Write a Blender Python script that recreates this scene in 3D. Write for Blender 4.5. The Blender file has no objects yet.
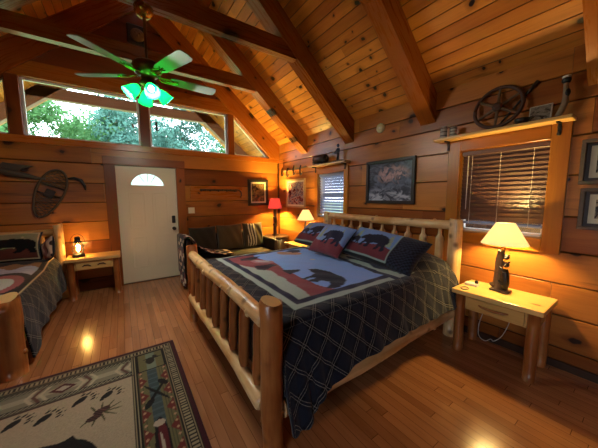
import bpy, bmesh, math, random
import numpy as np
from mathutils import Vector, Matrix, Euler
random.seed(7); rng = np.random.default_rng(7)
SC = bpy.context.scene
COL = SC.collection
PI = math.pi

# ------------------------------------------------------------------ colours
def lin(c):
    if isinstance(c, str):
        c = [int(c[i:i+2], 16)/255 for i in (0, 2, 4)]
    return tuple((v/12.92 if v <= .04045 else ((v+.055)/1.055)**2.4) for v in c)

# ------------------------------------------------------------------ node helper
class NT:
    def __init__(s, name):
        s.m = bpy.data.materials.new(name); s.m.use_nodes = True
        s.t = s.m.node_tree; s.t.nodes.clear()
        s.out = s.t.nodes.new('ShaderNodeOutputMaterial')
    def n(s, typ, ins=None, **kw):
        nd = s.t.nodes.new(typ)
        for k, v in kw.items(): setattr(nd, k, v)
        for k, v in (ins or {}).items(): s.put(nd.inputs[k], v)
        return nd
    def put(s, sock, v):
        if isinstance(v, bpy.types.NodeSocket): s.t.links.new(v, sock)
        elif isinstance(v, bpy.types.Node): s.t.links.new(v.outputs[0], sock)
        else:
            if hasattr(sock.default_value, '__len__') and not isinstance(v, str):
                v = tuple(v)
                if len(sock.default_value) == 4 and len(v) == 3: v = v+(1,)
            sock.default_value = v
    def math(s, op, a, b=0., c=0., clamp=False):
        nd = s.t.nodes.new('ShaderNodeMath'); nd.operation = op; nd.use_clamp = clamp
        for i, v in enumerate((a, b, c)): s.put(nd.inputs[i], v)
        return nd.outputs[0]
    def mix(s, f, a, b, blend='MIX'):
        nd = s.t.nodes.new('ShaderNodeMix'); nd.data_type = 'RGBA'; nd.blend_type = blend
        s.put(nd.inputs['Factor'], f); s.put(nd.inputs[6], a); s.put(nd.inputs[7], b)
        return nd.outputs[2]
    def step(s, v, lo, hi, a=0., b=1.):
        nd = s.t.nodes.new('ShaderNodeMapRange'); nd.interpolation_type = 'SMOOTHSTEP'
        for k, x in ((0, v), (1, lo), (2, hi), (3, a), (4, b)): s.put(nd.inputs[k], x)
        return nd.outputs[0]
    def obj(s): return s.n('ShaderNodeTexCoord').outputs['Object']
    def sep(s, v): return s.n('ShaderNodeSeparateXYZ', {0: v}).outputs
    def comb(s, x, y, z): return s.n('ShaderNodeCombineXYZ', {0: x, 1: y, 2: z}).outputs[0]
    def noise(s, vec, scale, detail=3, rough=.55, dist=0.):
        return s.n('ShaderNodeTexNoise', {'Vector': vec, 'Scale': scale, 'Detail': detail, 'Roughness': rough, 'Distortion': dist}).outputs
    def principled(s, color, rough=.5, bump=None, bstr=.2, bdist=.01, **kw):
        p = s.n('ShaderNodeBsdfPrincipled'); s.put(p.inputs['Base Color'], color); s.put(p.inputs['Roughness'], rough)
        for k, v in kw.items(): s.put(p.inputs[k.replace('_', ' ')], v)
        if bump is not None:
            b = s.n('ShaderNodeBump', {'Strength': bstr, 'Distance': bdist, 'Height': bump}); s.put(p.inputs['Normal'], b)
        s.t.links.new(p.outputs[0], s.out.inputs[0]); return p

def plain(name, c, rough=.5, var=.15, scale=30, **kw):
    t = NT(name); c = lin(c) if isinstance(c, str) else c
    nz = t.noise(t.obj(), scale, 3)[0]
    col = t.mix(nz, tuple(v*(1-var) for v in c), tuple(min(1, v*(1+var)) for v in c))
    t.principled(col, rough, nz, .08, .004, **kw); return t.m

AX = {'X': 0, 'Y': 1, 'Z': 2}
def pine(name, along, across, c0, c1, dark, knot=3.2, kfrac=.5, rough=.33, attr=True, pitch=None, length=None, spec=.45, ksize=1., seam=.0, rw=.5, tilt=0.):
    """Varnished knotty pine: grain along one axis, knots on the plane of (along, across)."""
    t = NT(name); ob = t.obj()
    if tilt: ob = t.n('ShaderNodeVectorRotate', {'Vector': ob, 'Angle': tilt}, rotation_type='Y_AXIS').outputs[0]
    o = t.sep(ob); u = o[AX[along]]; v = o[AX[across]]
    third = o[3-AX[along]-AX[across]]
    if attr:
        a = t.n('ShaderNodeAttribute', attribute_name='pl'); r = t.sep(a.outputs['Vector'])[0]; r2 = t.sep(a.outputs['Vector'])[1]
        seamf = t.sep(a.outputs['Vector'])[2]
    elif pitch:
        row = t.math('FLOOR', t.math('DIVIDE', v, pitch)); fr = t.math('FRACT', t.math('DIVIDE', v, pitch))
        rr = t.n('ShaderNodeTexWhiteNoise', {'W': row}, noise_dimensions='1D').outputs[0]
        us = t.math('DIVIDE', t.math('ADD', u, t.math('MULTIPLY', rr, 7.3)), length)
        cell = t.math('FLOOR', us); fu = t.math('FRACT', us)
        wn = t.n('ShaderNodeTexWhiteNoise', {'Vector': t.comb(row, cell, 0.)}, noise_dimensions='2D')
        r = wn.outputs[0]; r2 = rr
        e1 = t.math('ABSOLUTE', t.math('SUBTRACT', fr, .5)); e2 = t.math('ABSOLUTE', t.math('SUBTRACT', fu, .5))
        seamf = t.math('MAXIMUM', t.step(e1, .5-seam, .5-seam*.3), t.step(e2, .5-.0022, .5-.001))
    else:
        r = t.n('ShaderNodeObjectInfo').outputs['Random']; r2 = r; seamf = None
    su = t.math('ADD', u, t.math('MULTIPLY', r, 41.7)); sv = t.math('ADD', v, t.math('MULTIPLY', r2, 13.1))
    wob = t.noise(t.comb(su, sv, third), 2.2, 2)[0]
    g = t.noise(t.comb(t.math('MULTIPLY', su, 1.3), t.math('MULTIPLY', t.math('ADD', sv, t.math('MULTIPLY', wob, .10)), 24.), t.math('MULTIPLY', third, 24.)), 1.6, 4, .6)[0]
    g2 = t.noise(t.comb(t.math('MULTIPLY', su, .8), t.math('MULTIPLY', sv, 5.), third), 1.4, 2)[0]
    f = t.math('ADD', t.math('ADD', t.math('MULTIPLY', r, rw), .275-rw/2), t.math('ADD', t.math('MULTIPLY', g2, .55), t.math('MULTIPLY', g, .35)))
    col = t.mix(t.step(f, .35, 1.05), tuple(x*.72 for x in c0), c1)
    col = t.mix(t.math('MULTIPLY', t.step(g, .54, .74), .42), col, tuple(x*.5 for x in c0))
    # knots
    kd = t.noise(t.comb(su, sv, 0.), 9., 2)[1]
    kv = t.n('ShaderNodeVectorMath', {0: t.comb(t.math('MULTIPLY', su, .68), sv, 0.), 1: t.n('ShaderNodeVectorMath', {0: kd, 3: .06}, operation='SCALE').outputs[0]}, operation='ADD').outputs[0]
    vo = t.n('ShaderNodeTexVoronoi', {'Vector': kv, 'Scale': knot, 'Randomness': .9}, voronoi_dimensions='2D')
    rc = t.sep(vo.outputs['Color'])
    on = t.math('GREATER_THAN', rc[0], 1-kfrac)
    size = t.math('MULTIPLY', t.math('ADD', t.math('MULTIPLY', t.math('POWER', rc[1], 2.2), .15), .035), ksize)
    d = vo.outputs['Distance']
    core = t.math('MULTIPLY', on, t.step(t.math('DIVIDE', d, size), .6, 1.0, 1., 0.))
    halo = t.math('MULTIPLY', on, t.step(t.math('DIVIDE', d, size), .8, 2.4, .6, 0.))
    col = t.mix(halo, col, tuple(x*.5 for x in c0)); col = t.mix(core, col, dark)
    # dark pitch streaks that follow the grain
    st = t.noise(t.comb(t.math('MULTIPLY', su, .9), t.math('MULTIPLY', sv, 9.), third), 1.1, 3, .6)[0]
    col = t.mix(t.step(st, .62, .78, 0., .65), col, dark)
    h = t.math('SUBTRACT', g, t.math('MULTIPLY', core, .5))
    if seamf is not None:
        col = t.mix(t.math('MULTIPLY', seamf, .9), col, tuple(x*.4 for x in dark)); h = t.math('SUBTRACT', h, seamf)
    t.principled(col, t.math('ADD', t.math('MULTIPLY', g, .12), rough-.06), h, .12 if not pitch else .02, .006, Specular_IOR_Level=spec); return t.m

def logmat(name, axis, c0, c1, dark, rough=.3):
    t = NT(name); ob = t.n('ShaderNodeObjectInfo').outputs['Random']
    o = t.obj(); sh = t.n('ShaderNodeVectorMath', {0: o, 1: t.comb(t.math('MULTIPLY', ob, 9.), t.math('MULTIPLY', ob, 5.), t.math('MULTIPLY', ob, 3.))}, operation='ADD').outputs[0]
    s = [14., 14., 14.]; s[AX[axis]] = 1.3
    sc = t.n('ShaderNodeVectorMath', {0: sh, 1: tuple(s)}, operation='MULTIPLY').outputs[0]
    g = t.noise(sc, 1.3, 5, .62)[0]; g2 = t.noise(sh, 5., 3)[0]
    col = t.mix(t.step(t.math('ADD', t.math('MULTIPLY', g, .65), t.math('MULTIPLY', g2, .35)), .32, .68), c0, c1)
    vo = t.n('ShaderNodeTexVoronoi', {'Vector': sh, 'Scale': 7.5}, voronoi_dimensions='3D')
    on = t.math('GREATER_THAN', t.sep(vo.outputs['Color'])[0], .45)
    col = t.mix(t.math('MULTIPLY', on, t.step(vo.outputs['Distance'], .06, .30, .75, 0.)), col, dark)
    col = t.mix(t.step(g, .62, .78, 0., .5), col, dark)
    t.principled(col, rough, g, .25, .01, Specular_IOR_Level=.5); return t.m

def emis(name, c, st):
    t = NT(name); e = t.n('ShaderNodeEmission', {0: c, 1: st}); t.t.links.new(e.outputs[0], t.out.inputs[0]); return t.m

def shade_mat(name, c, glow, trans=.6):
    """lit lampshade: thin cloth passing lamp light, plus its own glow"""
    t = NT(name)
    d = t.n('ShaderNodeBsdfDiffuse', {0: c}); tr = t.n('ShaderNodeBsdfTranslucent', {0: c})
    mx = t.n('ShaderNodeMixShader', {0: trans, 1: d.outputs[0], 2: tr.outputs[0]})
    if glow:
        e = t.n('ShaderNodeEmission', {0: c, 1: glow}); ad = t.n('ShaderNodeAddShader', {0: mx.outputs[0], 1: e.outputs[0]})
        t.t.links.new(ad.outputs[0], t.out.inputs[0])
    else: t.t.links.new(mx.outputs[0], t.out.inputs[0])
    return t.m

def glass_mat(name, tint=(1, 1, 1), refl=.07):
    t = NT(name); tr = t.n('ShaderNodeBsdfTransparent', {0: tint}); gl = t.n('ShaderNodeBsdfGlossy', {0: (1, 1, 1), 'Roughness': .02})
    mx = t.n('ShaderNodeMixShader', {0: refl, 1: tr.outputs[0], 2: gl.outputs[0]}); t.t.links.new(mx.outputs[0], t.out.inputs[0]); return t.m

def cloth_mat(name, plaid=False, rough=.9, quilt=False):
    """cloth coloured by the woven pattern 'Col'; alpha 0 = bias-cut plaid"""
    t = NT(name); a = t.n('ShaderNodeAttribute', attribute_name='Col')
    col = a.outputs['Color']; o = t.obj(); nz = t.noise(o, 140., 2)[0]
    if plaid:
        uv = t.sep(t.n('ShaderNodeUVMap', uv_map='UVMap').outputs[0])
        p = t.math('MULTIPLY', t.math('ADD', uv[0], t.math('MULTIPLY', uv[1], .95)), .72/.125)
        q = t.math('MULTIPLY', t.math('SUBTRACT', t.math('MULTIPLY', uv[0], .95), uv[1]), .72/.125)
        def lines(x):
            f = t.math('FRACT', x)
            l1 = t.step(t.math('ABSOLUTE', t.math('SUBTRACT', f, .44)), .006, .018, 1., 0.); l2 = t.step(t.math('ABSOLUTE', t.math('SUBTRACT', f, .56)), .006, .018, 1., 0.)
            return t.math('MAXIMUM', l1, l2), t.step(t.math('ABSOLUTE', t.math('SUBTRACT', f, .5)), .2, .22, 0., 1.)
        la, ba = lines(p); lb, bb = lines(q)
        base = t.mix(ba, lin('0c0d14'), lin('1a1d29')); base = t.mix(t.math('MULTIPLY', bb, .5), base, lin('1f2433'))
        ln = t.math('MAXIMUM', la, lb); base = t.mix(t.math('MULTIPLY', ln, t.step(nz, .3, .6, .25, .72)), base, lin('a8a296'))
        col = t.mix(a.outputs['Alpha'], base, col)
    col = t.mix(t.math('MULTIPLY', nz, .35), col, (0, 0, 0, 1))
    h = nz
    if quilt:
        w = t.n('ShaderNodeTexVoronoi', {'Vector': o, 'Scale': 22.}, voronoi_dimensions='3D').outputs[0]
        h = t.math('ADD', t.math('MULTIPLY', nz, .3), w)
    t.principled(col, rough, h, .25, .006, Specular_IOR_Level=.15, Sheen_Weight=.15); return t.m

M = {}
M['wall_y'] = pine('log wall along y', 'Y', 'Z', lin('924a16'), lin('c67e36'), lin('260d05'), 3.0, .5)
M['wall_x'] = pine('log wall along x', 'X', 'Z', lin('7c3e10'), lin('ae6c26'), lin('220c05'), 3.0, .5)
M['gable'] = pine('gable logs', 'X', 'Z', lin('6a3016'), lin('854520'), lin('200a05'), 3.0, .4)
M['ceil'] = pine('ceiling boards', 'Y', 'X', lin('ac5a1c'), lin('e09844'), lin('1a0905'), 5.2, .75, rough=.32, rw=.3, ksize=.95)
M['floor'] = pine('oak strip floor', 'Y', 'X', lin('9c6238'), lin('b87c50'), lin('7a4420'), 2.5, .0, rough=.17, attr=False, pitch=.066, length=1.1, seam=.03, spec=.75, rw=.22)
M['beam'] = pine('fir beam', 'X', 'Z', lin('8c4410'), lin('aa601a'), lin('2a120a'), 2.6, .45, attr=False, rough=.28, spec=.5)
M['raft1'] = pine('fir rafter', 'X', 'Z', lin('8c4410'), lin('aa601a'), lin('2a120a'), 2.6, .4, attr=False, rough=.28, spec=.5, tilt=-math.atan(.87))
M['raft-1'] = pine('fir rafter other slope', 'X', 'Z', lin('8c4410'), lin('aa601a'), lin('2a120a'), 2.6, .4, attr=False, rough=.28, spec=.5, tilt=math.atan(.87))
M['beam_up'] = pine('fir timber upright', 'Z', 'X', lin('733510'), lin('8f4c1a'), lin('2a120a'), 2.6, .3, attr=False)
M['trim'] = pine('window trim pine', 'Z', 'Y', lin('aa6212'), lin('ca8624'), lin('34180a'), 2.6, .28, attr=False)
M['trim_h'] = pine('window trim pine flat', 'Y', 'Z', lin('aa6212'), lin('ca8624'), lin('34180a'), 2.6, .28, attr=False)
M['dtrim'] = pine('door trim', 'Z', 'X', lin('733a14'), lin('8f4f1e'), lin('2a120a'), 2.4, .3, attr=False)
M['dtrim_h'] = pine('door trim flat', 'X', 'Z', lin('733a14'), lin('8f4f1e'), lin('2a120a'), 2.4, .3, attr=False)
M['table'] = pine('table top pine', 'Y', 'X', lin('cf9a52'), lin('e3b76e'), lin('6a3d18'), 3.0, .25, attr=False)
M['tablex'] = pine('table top pine crosswise', 'X', 'Y', lin('cf9a52'), lin('e3b76e'), lin('6a3d18'), 3.0, .25, attr=False)
for ax in 'XYZ':
    M['log'+ax] = logmat('peeled log '+ax, ax, lin('b88448'), lin('e6c28c'), lin('5a3216'))
    M['dlog'+ax] = logmat('aged log '+ax, ax, lin('84451c'), lin('b0703a'), lin('3a1d0e'))
M['white_door'] = plain('white painted steel', 'dccbab', .35, .03)
M['white'] = plain('white plastic', 'dad6cc', .4, .03)
M['cream'] = plain('cream plastic', 'd8c8a0', .45, .03)
M['black'] = plain('black iron', '14110f', .45, .2)
M['darkbrown'] = plain('dark brown carved wood', '2a1a10', .55, .35, 40)
M['darkwood'] = plain('dark stained wood', '3a2213', .45, .3, 25)
M['rawhide'] = plain('rawhide lacing', '4a3b28', .7, .3, 60)
M['bird'] = plain('weathered grey brown carving', '3d3328', .7, .3, 40)
M['brass'] = plain('polished brass', 'b08840', .22, .1, Metallic=1.)
M['pewter'] = plain('antique bronze', '6a4a2a', .35, .2, Metallic=1.)
M['steel'] = plain('grey steel', '8a8a8a', .35, .1, Metallic=1.)
M['blade'] = plain('pale fan blade', '8c988e', .35, .06)
M['blind'] = plain('faux wood blind slats', '7f8dae', .5, .05)
M['brownblind'] = plain('brown faux wood blind slats', '5e4236', .4, .08)
M['logend'] = plain('sawn log end', 'd8ab6c', .6, .12, 40)
M['cord'] = plain('blind cord', 'd0c8bc', .7, .05)
M['leather'] = plain('dark leather', '1c130e', .45, .3, 18)
M['sofa'] = plain('dark olive brown upholstery', '33281a', .9, .2, 60)
M['cush'] = plain('olive brown cushion', '4c3c24', .9, .15, 80)
M['frame_black'] = plain('black picture frame', '17120f', .4, .2)
M['frame_pale'] = plain('pale wood picture frame', 'b08a5a', .5, .2)
M['frame_grey'] = plain('weathered grey wood frame', '5d4c3c', .6, .25, 40)
M['mat'] = plain('cream picture mat', 'dccdaa', .8, .04)
M['rust'] = plain('rusty iron wheel', '4a3022', .6, .35, 40)
M['tin'] = plain('grey tin', 'c0b2a0', .5, .25)
M['tinband'] = plain('dark band on tin', '3a2c24', .5, .2)
M['antler'] = plain('pale antler', '8a7458', .6, .25)
M['trunk'] = plain('grey brown carved trunk', '6b5138', .7, .35, 35)
M['bearblack'] = plain('black painted bear', '15110f', .4, .3, 40)
M['glass'] = glass_mat('window glass')
M['doorglass'] = shade_mat('frosted door light glass', (.80, .9, .95), 0, .9)
M['lampglass'] = glass_mat('lantern glass', (1, .93, .8), .08)
M['shade_y'] = shade_mat('cream lampshade', lin('f0d9a0'), .35)
M['shade_r'] = shade_mat('red lampshade', lin('cf5a50'), .25, .35)
M['green_glass'] = shade_mat('green tinted glass shade', (.03, .95, .30), .22, .8)
M['bulb'] = emis('warm bulb', (1, .72, .36), 9.)
M['bulb_green'] = emis('greenish white bulb', (.55, 1., .70), 14.)
M['flame'] = emis('lantern flame', (1, .62, .24), 14.)
M['quilt'] = cloth_mat('quilt cloth', True, quilt=True)
M['cloth'] = cloth_mat('printed cloth', False)
M['rug'] = cloth_mat('woven rug pile', False, .95)
def leafmat(name, c):
    t = NT(name); c = lin(c); nz = t.noise(t.obj(), .8, 3)[0]; col = t.mix(t.step(nz, .3, .7), tuple(v*.75 for v in c), tuple(v*1.2 for v in c))
    d = t.n('ShaderNodeBsdfDiffuse', {0: col}); tr = t.n('ShaderNodeBsdfTranslucent', {0: col}); mx = t.n('ShaderNodeMixShader', {0: .5, 1: d.outputs[0], 2: tr.outputs[0]}); t.t.links.new(mx.outputs[0], t.out.inputs[0]); return t.m
M['leaf'] = leafmat('tree leaves', '5d8a58')
M['leaf2'] = leafmat('blue green tree leaves', '557f72')
M['bark'] = plain('bark', '4a382a', .9, .3)
M['grass'] = plain('lawn grass', '6a7d48', .9, .3, 3)
M['porch'] = pine('porch timber', 'X', 'Z', lin('8e6a66'), lin('a58078'), lin('3a2018'), 2.4, .2, attr=False)

def painting(name, cols, scale, stretch=(1, 1, 1), rough=.25, dist=.6):
    t = NT(name); v = t.n('ShaderNodeVectorMath', {0: t.obj(), 1: stretch}, operation='MULTIPLY').outputs[0]
    nz = t.noise(v, scale, 6, .62, dist)[0]; nd = t.n('ShaderNodeValToRGB', {0: nz}); e = nd.color_ramp.elements
    while len(e) < len(cols): e.new(.5)
    for i, (p, c) in enumerate(cols): e[i].position = p; e[i].color = lin(c)+(1,)
    t.principled(nd.outputs[0], rough); return t.m
def seascape():
    t = NT('misty blue landscape'); o = t.obj(); q = t.sep(o)
    v = t.n('ShaderNodeVectorMath', {0: o, 1: (1, 1.6, 3.2)}, operation='MULTIPLY').outputs[0]
    nz = t.noise(v, 4.5, 6, .62, .8)[0]; n2 = t.noise(o, 9., 5, .6, 1.2)[0]
    col = t.mix(t.step(nz, .35, .65), lin('2a3240'), lin('66738a'))
    low = t.step(q[2], .10, .26, 1., 0.); col = t.mix(t.math('MULTIPLY', low, t.step(nz, .42, .6)), col, lin('b4bcc8'))
    d = t.math('ADD', t.math('POWER', t.math('DIVIDE', t.math('ADD', q[1], .05), .26), 2.), t.math('POWER', t.math('DIVIDE', t.math('SUBTRACT', q[2], .40), .13), 2.))
    col = t.mix(t.math('MULTIPLY', t.step(d, .2, 1.4, 1., 0.), t.step(n2, .42, .58)), col, lin('c0a09e'))
    t.principled(col, .3); return t.m
M['art_sea'] = seascape()
M['art_red'] = painting('busy woodland print', [(.34, '2c2430'), (.43, '8a4038'), (.50, 'b8a898'), (.57, '50506a'), (.66, '9a6a58')], 11., (1, 1, 1.2))
M['art_dark'] = painting('dark wildlife print', [(.34, '14120e'), (.45, '3a3222'), (.55, '7a6238'), (.66, '1c1a14')], 7.)
M['art_grey'] = painting('sepia print', [(.40, '2a221c'), (.50, 'b09a7a'), (.60, '584838')], 12.)
M['art_fish'] = painting('small grey tile picture', [(.40, '3a332c'), (.50, '8c8478'), (.62, '5a5248')], 14., (1, 1, 2))

# ------------------------------------------------------------------ mesh builder (world coordinates)
class MB:
    def __init__(s): s.bm = bmesh.new(); s.pl = s.bm.loops.layers.float_color.new('pl')
    def _f(s, vs, mi=0, smooth=False, rnd=None, dk=None):
        try: f = s.bm.faces.new(vs)
        except ValueError: return None
        f.material_index = mi; f.smooth = smooth
        if rnd is not None:
            for l in f.loops: l[s.pl] = (rnd[0], rnd[1], 1. if dk and l.vert in dk else 0., 1)
        return f
    def prism(s, poly, fn, d0, d1, mi=0, rnd=None, dark=()):
        a = [s.bm.verts.new(fn(p, d0)) for p in poly]; b = [s.bm.verts.new(fn(p, d1)) for p in poly]; n = len(poly); fs = []
        dk = set([a[i] for i in dark]+[b[i] for i in dark])
        fs.append(s._f(a[::-1], mi, False, rnd, dk)); fs.append(s._f(b, mi, False, rnd, dk))
        for i in range(n): fs.append(s._f([a[i], a[(i+1) % n], b[(i+1) % n], b[i]], mi, False, rnd, dk))
        bmesh.ops.recalc_face_normals(s.bm, faces=[f for f in fs if f])
        return s
    def box(s, x0, x1, y0, y1, z0, z1, mi=0, bev=0., mat=None, rnd=None, seg=1):
        vs = [s.bm.verts.new(v) for v in ((x0, y0, z0), (x1, y0, z0), (x1, y1, z0), (x0, y1, z0), (x0, y0, z1), (x1, y0, z1), (x1, y1, z1), (x0, y1, z1))]
        fs = [s._f([vs[i] for i in q], mi, False, rnd) for q in ((3, 2, 1, 0), (4, 5, 6, 7), (0, 1, 5, 4), (1, 2, 6, 5), (2, 3, 7, 6), (3, 0, 4, 7))]
        if mat is not None: bmesh.ops.transform(s.bm, matrix=mat, verts=vs)
        if bev:
            es = list({e for f in fs for e in f.edges})
            r = bmesh.ops.bevel(s.bm, geom=es, offset=bev, segments=seg, affect='EDGES', profile=.5)
            for f in r['faces']: f.material_index = mi
        return s
    def tube(s, pts, rad, seg=14, mi=0, cap='flat', wob=0., rnd=None):
        pts = [Vector(p) for p in pts]; n = len(pts)
        if not hasattr(rad, '__len__'): rad = [rad]*n
        if cap == 'round' or cap == 'point':
            d0 = (pts[0]-pts[1]).normalized(); d1 = (pts[-1]-pts[-2]).normalized()
            if cap == 'round':
                r0, r1 = rad[0], rad[-1]
                pts = [pts[0]+d0*r0*.30, pts[0]+d0*r0*.2]+pts+[pts[-1]+d1*r1*.2, pts[-1]+d1*r1*.30]; rad = [r0*.55, r0*.85]+list(rad)+[r1*.85, r1*.55]
            else:
                r0, r1 = rad[0], rad[-1]
                pts = [pts[0]+d0*r0*1.6, pts[0]+d0*r0*.25]+pts+[pts[-1]+d1*r1*.25, pts[-1]+d1*r1*1.6]; rad = [r0*.45, r0*.9]+list(rad)+[r1*.9, r1*.45]
            n = len(pts)
        up = None; rings = []
        for i in range(n):
            t = (pts[min(i+1, n-1)]-pts[max(i-1, 0)]).normalized()
            if up is None:
                up = Vector((0, 0, 1)) if abs(t.z) < .9 else Vector((1, 0, 0))
            a = t.cross(up)
            if a.length < 1e-4: a = t.cross(Vector((.3, 1, .2)))
            a.normalize(); b = a.cross(t).normalized(); up = b
            ring = []
            for k in range(seg):
                th = 2*PI*k/seg; w = 1+wob*math.sin(2*th+i*.7)+wob*random.uniform(-.6, .6)
                ring.append(s.bm.verts.new(pts[i]+(a*math.cos(th)+b*math.sin(th))*rad[i]*w))
            rings.append(ring)
        for i in range(n-1):
            for k in range(seg): s._f([rings[i][k], rings[i+1][k], rings[i+1][(k+1) % seg], rings[i][(k+1) % seg]][::-1], mi, True, rnd)
        s._f(rings[0], mi, False, rnd); s._f(rings[-1][::-1], mi, False, rnd)
        return s
    def lathe(s, prof, c, seg=24, mi=0, axis='Z', smooth=True, closed=False):
        c = Vector(c); rings = []
        for r, h in prof:
            ring = []
            for k in range(seg):
                th = 2*PI*k/seg; p = (r*math.cos(th), r*math.sin(th), h)
                if axis == 'X': p = (h, p[0], p[1])
                elif axis == 'Y': p = (p[0], h, p[1])
                ring.append(s.bm.verts.new(c+Vector(p)))
            rings.append(ring)
        fs = []
        for i in range(len(rings)-1):
            for k in range(seg): fs.append(s._f([rings[i][k], rings[i][(k+1) % seg], rings[i+1][(k+1) % seg], rings[i+1][k]], mi, smooth))
        if not closed:
            if prof[0][0] > 1e-4: fs.append(s._f(rings[0][::-1], mi))
            if prof[-1][0] > 1e-4: fs.append(s._f(rings[-1], mi))
            bmesh.ops.recalc_face_normals(s.bm, faces=[f for f in fs if f])
        return s
    def ball(s, c, r, mi=0, sub=2, scale=(1, 1, 1), rot=None, wob=0.):
        m = Matrix.Translation(Vector(c)) @ (rot.to_matrix().to_4x4() if rot else Matrix()) @ Matrix.Diagonal((*scale, 1))
        res = bmesh.ops.create_icosphere(s.bm, subdivisions=sub, radius=r, matrix=m)
        for v in res['verts']:
            if wob: v.co += Vector([random.uniform(-1, 1)*wob*r for _ in range(3)])
            for f in v.link_faces: f.smooth = True; f.material_index = mi
        return s
    def build(s, name, mats, parent=None):
        if not isinstance(mats, (list, tuple)): mats = [mats]
        off = origin(parent)
        bmesh.ops.translate(s.bm, vec=-off, verts=s.bm.verts)
        me = bpy.data.meshes.new(name); s.bm.to_mesh(me); s.bm.free()
        for m in mats: me.materials.append(M[m] if isinstance(m, str) else m)
        o = bpy.data.objects.new(name, me); COL.objects.link(o)
        if parent: o.parent = parent
        return o

def origin(p):
    v = Vector((0, 0, 0))
    while p is not None: v += p.location; p = p.parent
    return v
def tag(o, label=None, cat=None, group=None, kind=None):
    if label: o['label'] = label
    if cat: o['category'] = cat
    if group: o['group'] = group
    if kind: o['kind'] = kind
    return o
def thing(name, label, cat, loc, group=None):
    o = bpy.data.objects.new(name, None); COL.objects.link(o); o.location = loc; o.empty_display_size = .1
    return tag(o, label, cat, group)
def struct(o): o['kind'] = 'structure'; return o
def copy_tree(o, loc):
    c = o.copy(); COL.objects.link(c); c.location = loc
    for ch in list(o.children):
        d = ch.copy(); COL.objects.link(d); d.parent = c
        for g in list(ch.children):
            e = g.copy(); COL.objects.link(e); e.parent = d
    return c

def sheet(name, P, colr, mat, parent=None, uv=None, alpha=None, thick=0., closeu=False, off=-1):
    """grid mesh from an (n,m,3) array with a per-point colour"""
    n, m = P.shape[:2]; off0 = np.array(origin(parent)); V = (P-off0).reshape(-1, 3)
    idx = np.arange(n*m).reshape(n, m)
    a = idx[:-1, :-1]; b = idx[1:, :-1]; c = idx[1:, 1:]; d = idx[:-1, 1:]
    F = np.stack([a, b, c, d], -1).reshape(-1, 4)
    me = bpy.data.meshes.new(name); me.vertices.add(len(V)); me.vertices.foreach_set('co', V.astype(np.float32).ravel())
    me.loops.add(F.size); me.loops.foreach_set('vertex_index', F.ravel().astype(np.int32))
    me.polygons.add(len(F)); me.polygons.foreach_set('loop_start', np.arange(0, F.size, 4, dtype=np.int32))
    me.update(calc_edges=True); me.validate()
    me.polygons.foreach_set('use_smooth', np.ones(len(F), bool))
    at = me.color_attributes.new('Col', 'FLOAT_COLOR', 'POINT'); C = np.ones((n*m, 4), np.float32); C[:, :3] = colr.reshape(-1, 3)
    if alpha is not None: C[:, 3] = alpha.ravel()
    at.data.foreach_set('color', C.ravel())
    if uv is not None:
        ul = me.uv_layers.new(name='UVMap'); ul.data.foreach_set('uv', uv.reshape(-1, 2)[F.ravel()].astype(np.float32).ravel())
    me.materials.append(M[mat])
    o = bpy.data.objects.new(name, me); COL.objects.link(o)
    if parent: o.parent = parent
    if thick:
        md = o.modifiers.new('thickness', 'SOLIDIFY'); md.thickness = thick; md.offset = off
    return o

def pip(x, y, poly):
    ins = np.zeros(x.shape, bool); n = len(poly)
    for i in range(n):
        x0, y0 = poly[i]; x1, y1 = poly[(i+1) % n]
        if y0 == y1: continue
        c = ((y0 > y) != (y1 > y)) & (x < (x1-x0)*(y-y0)/(y1-y0)+x0); ins ^= c
    return ins
BEAR = [(.02, .30), (.05, .36), (.10, .42), (.16, .47), (.19, .52), (.23, .50), (.28, .50), (.38, .53), (.5, .56), (.62, .57), (.75, .55), (.86, .52), (.93, .46), (.97, .38), (.97, .28), (.95, .18), (.98, .06), (.96, .0), (.86, .0), (.86, .05), (.82, .16), (.78, .10), (.74, .02), (.66, .0), (.64, .04), (.68, .12), (.66, .22), (.5, .22), (.44, .18), (.44, .06), (.4, .0), (.3, .0), (.31, .05), (.34, .12), (.3, .18), (.24, .1), (.22, .02), (.12, .0), (.13, .05), (.2, .2), (.18, .28), (.12, .26), (.06, .25)]
def poly_at(poly, x, y, sx, sy, flip=False, rot=0.):
    out = []
    for a, b in poly:
        if flip: a = 1-a
        a *= sx; b *= sy; out.append((x+a*math.cos(rot)-b*math.sin(rot), y+a*math.sin(rot)+b*math.cos(rot)))
    return out

# ------------------------------------------------------------------ room measures
XW, YD = 3.076, 5.263          # bed wall, door wall
XL, YB = -2.256, -2.3          # opposite wall, wall behind the viewer
XR = .41                       # ridge
ZE, SL = 2.70, .87             # eave height and roof slope
def zc(x): return ZE+SL*(XW-x) if x >= XR else ZE+SL*(x-XL)
RB = .33
def zr(x): return zc(x)-RB
T = .16
def rn(): return (random.random(), random.random())

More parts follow.
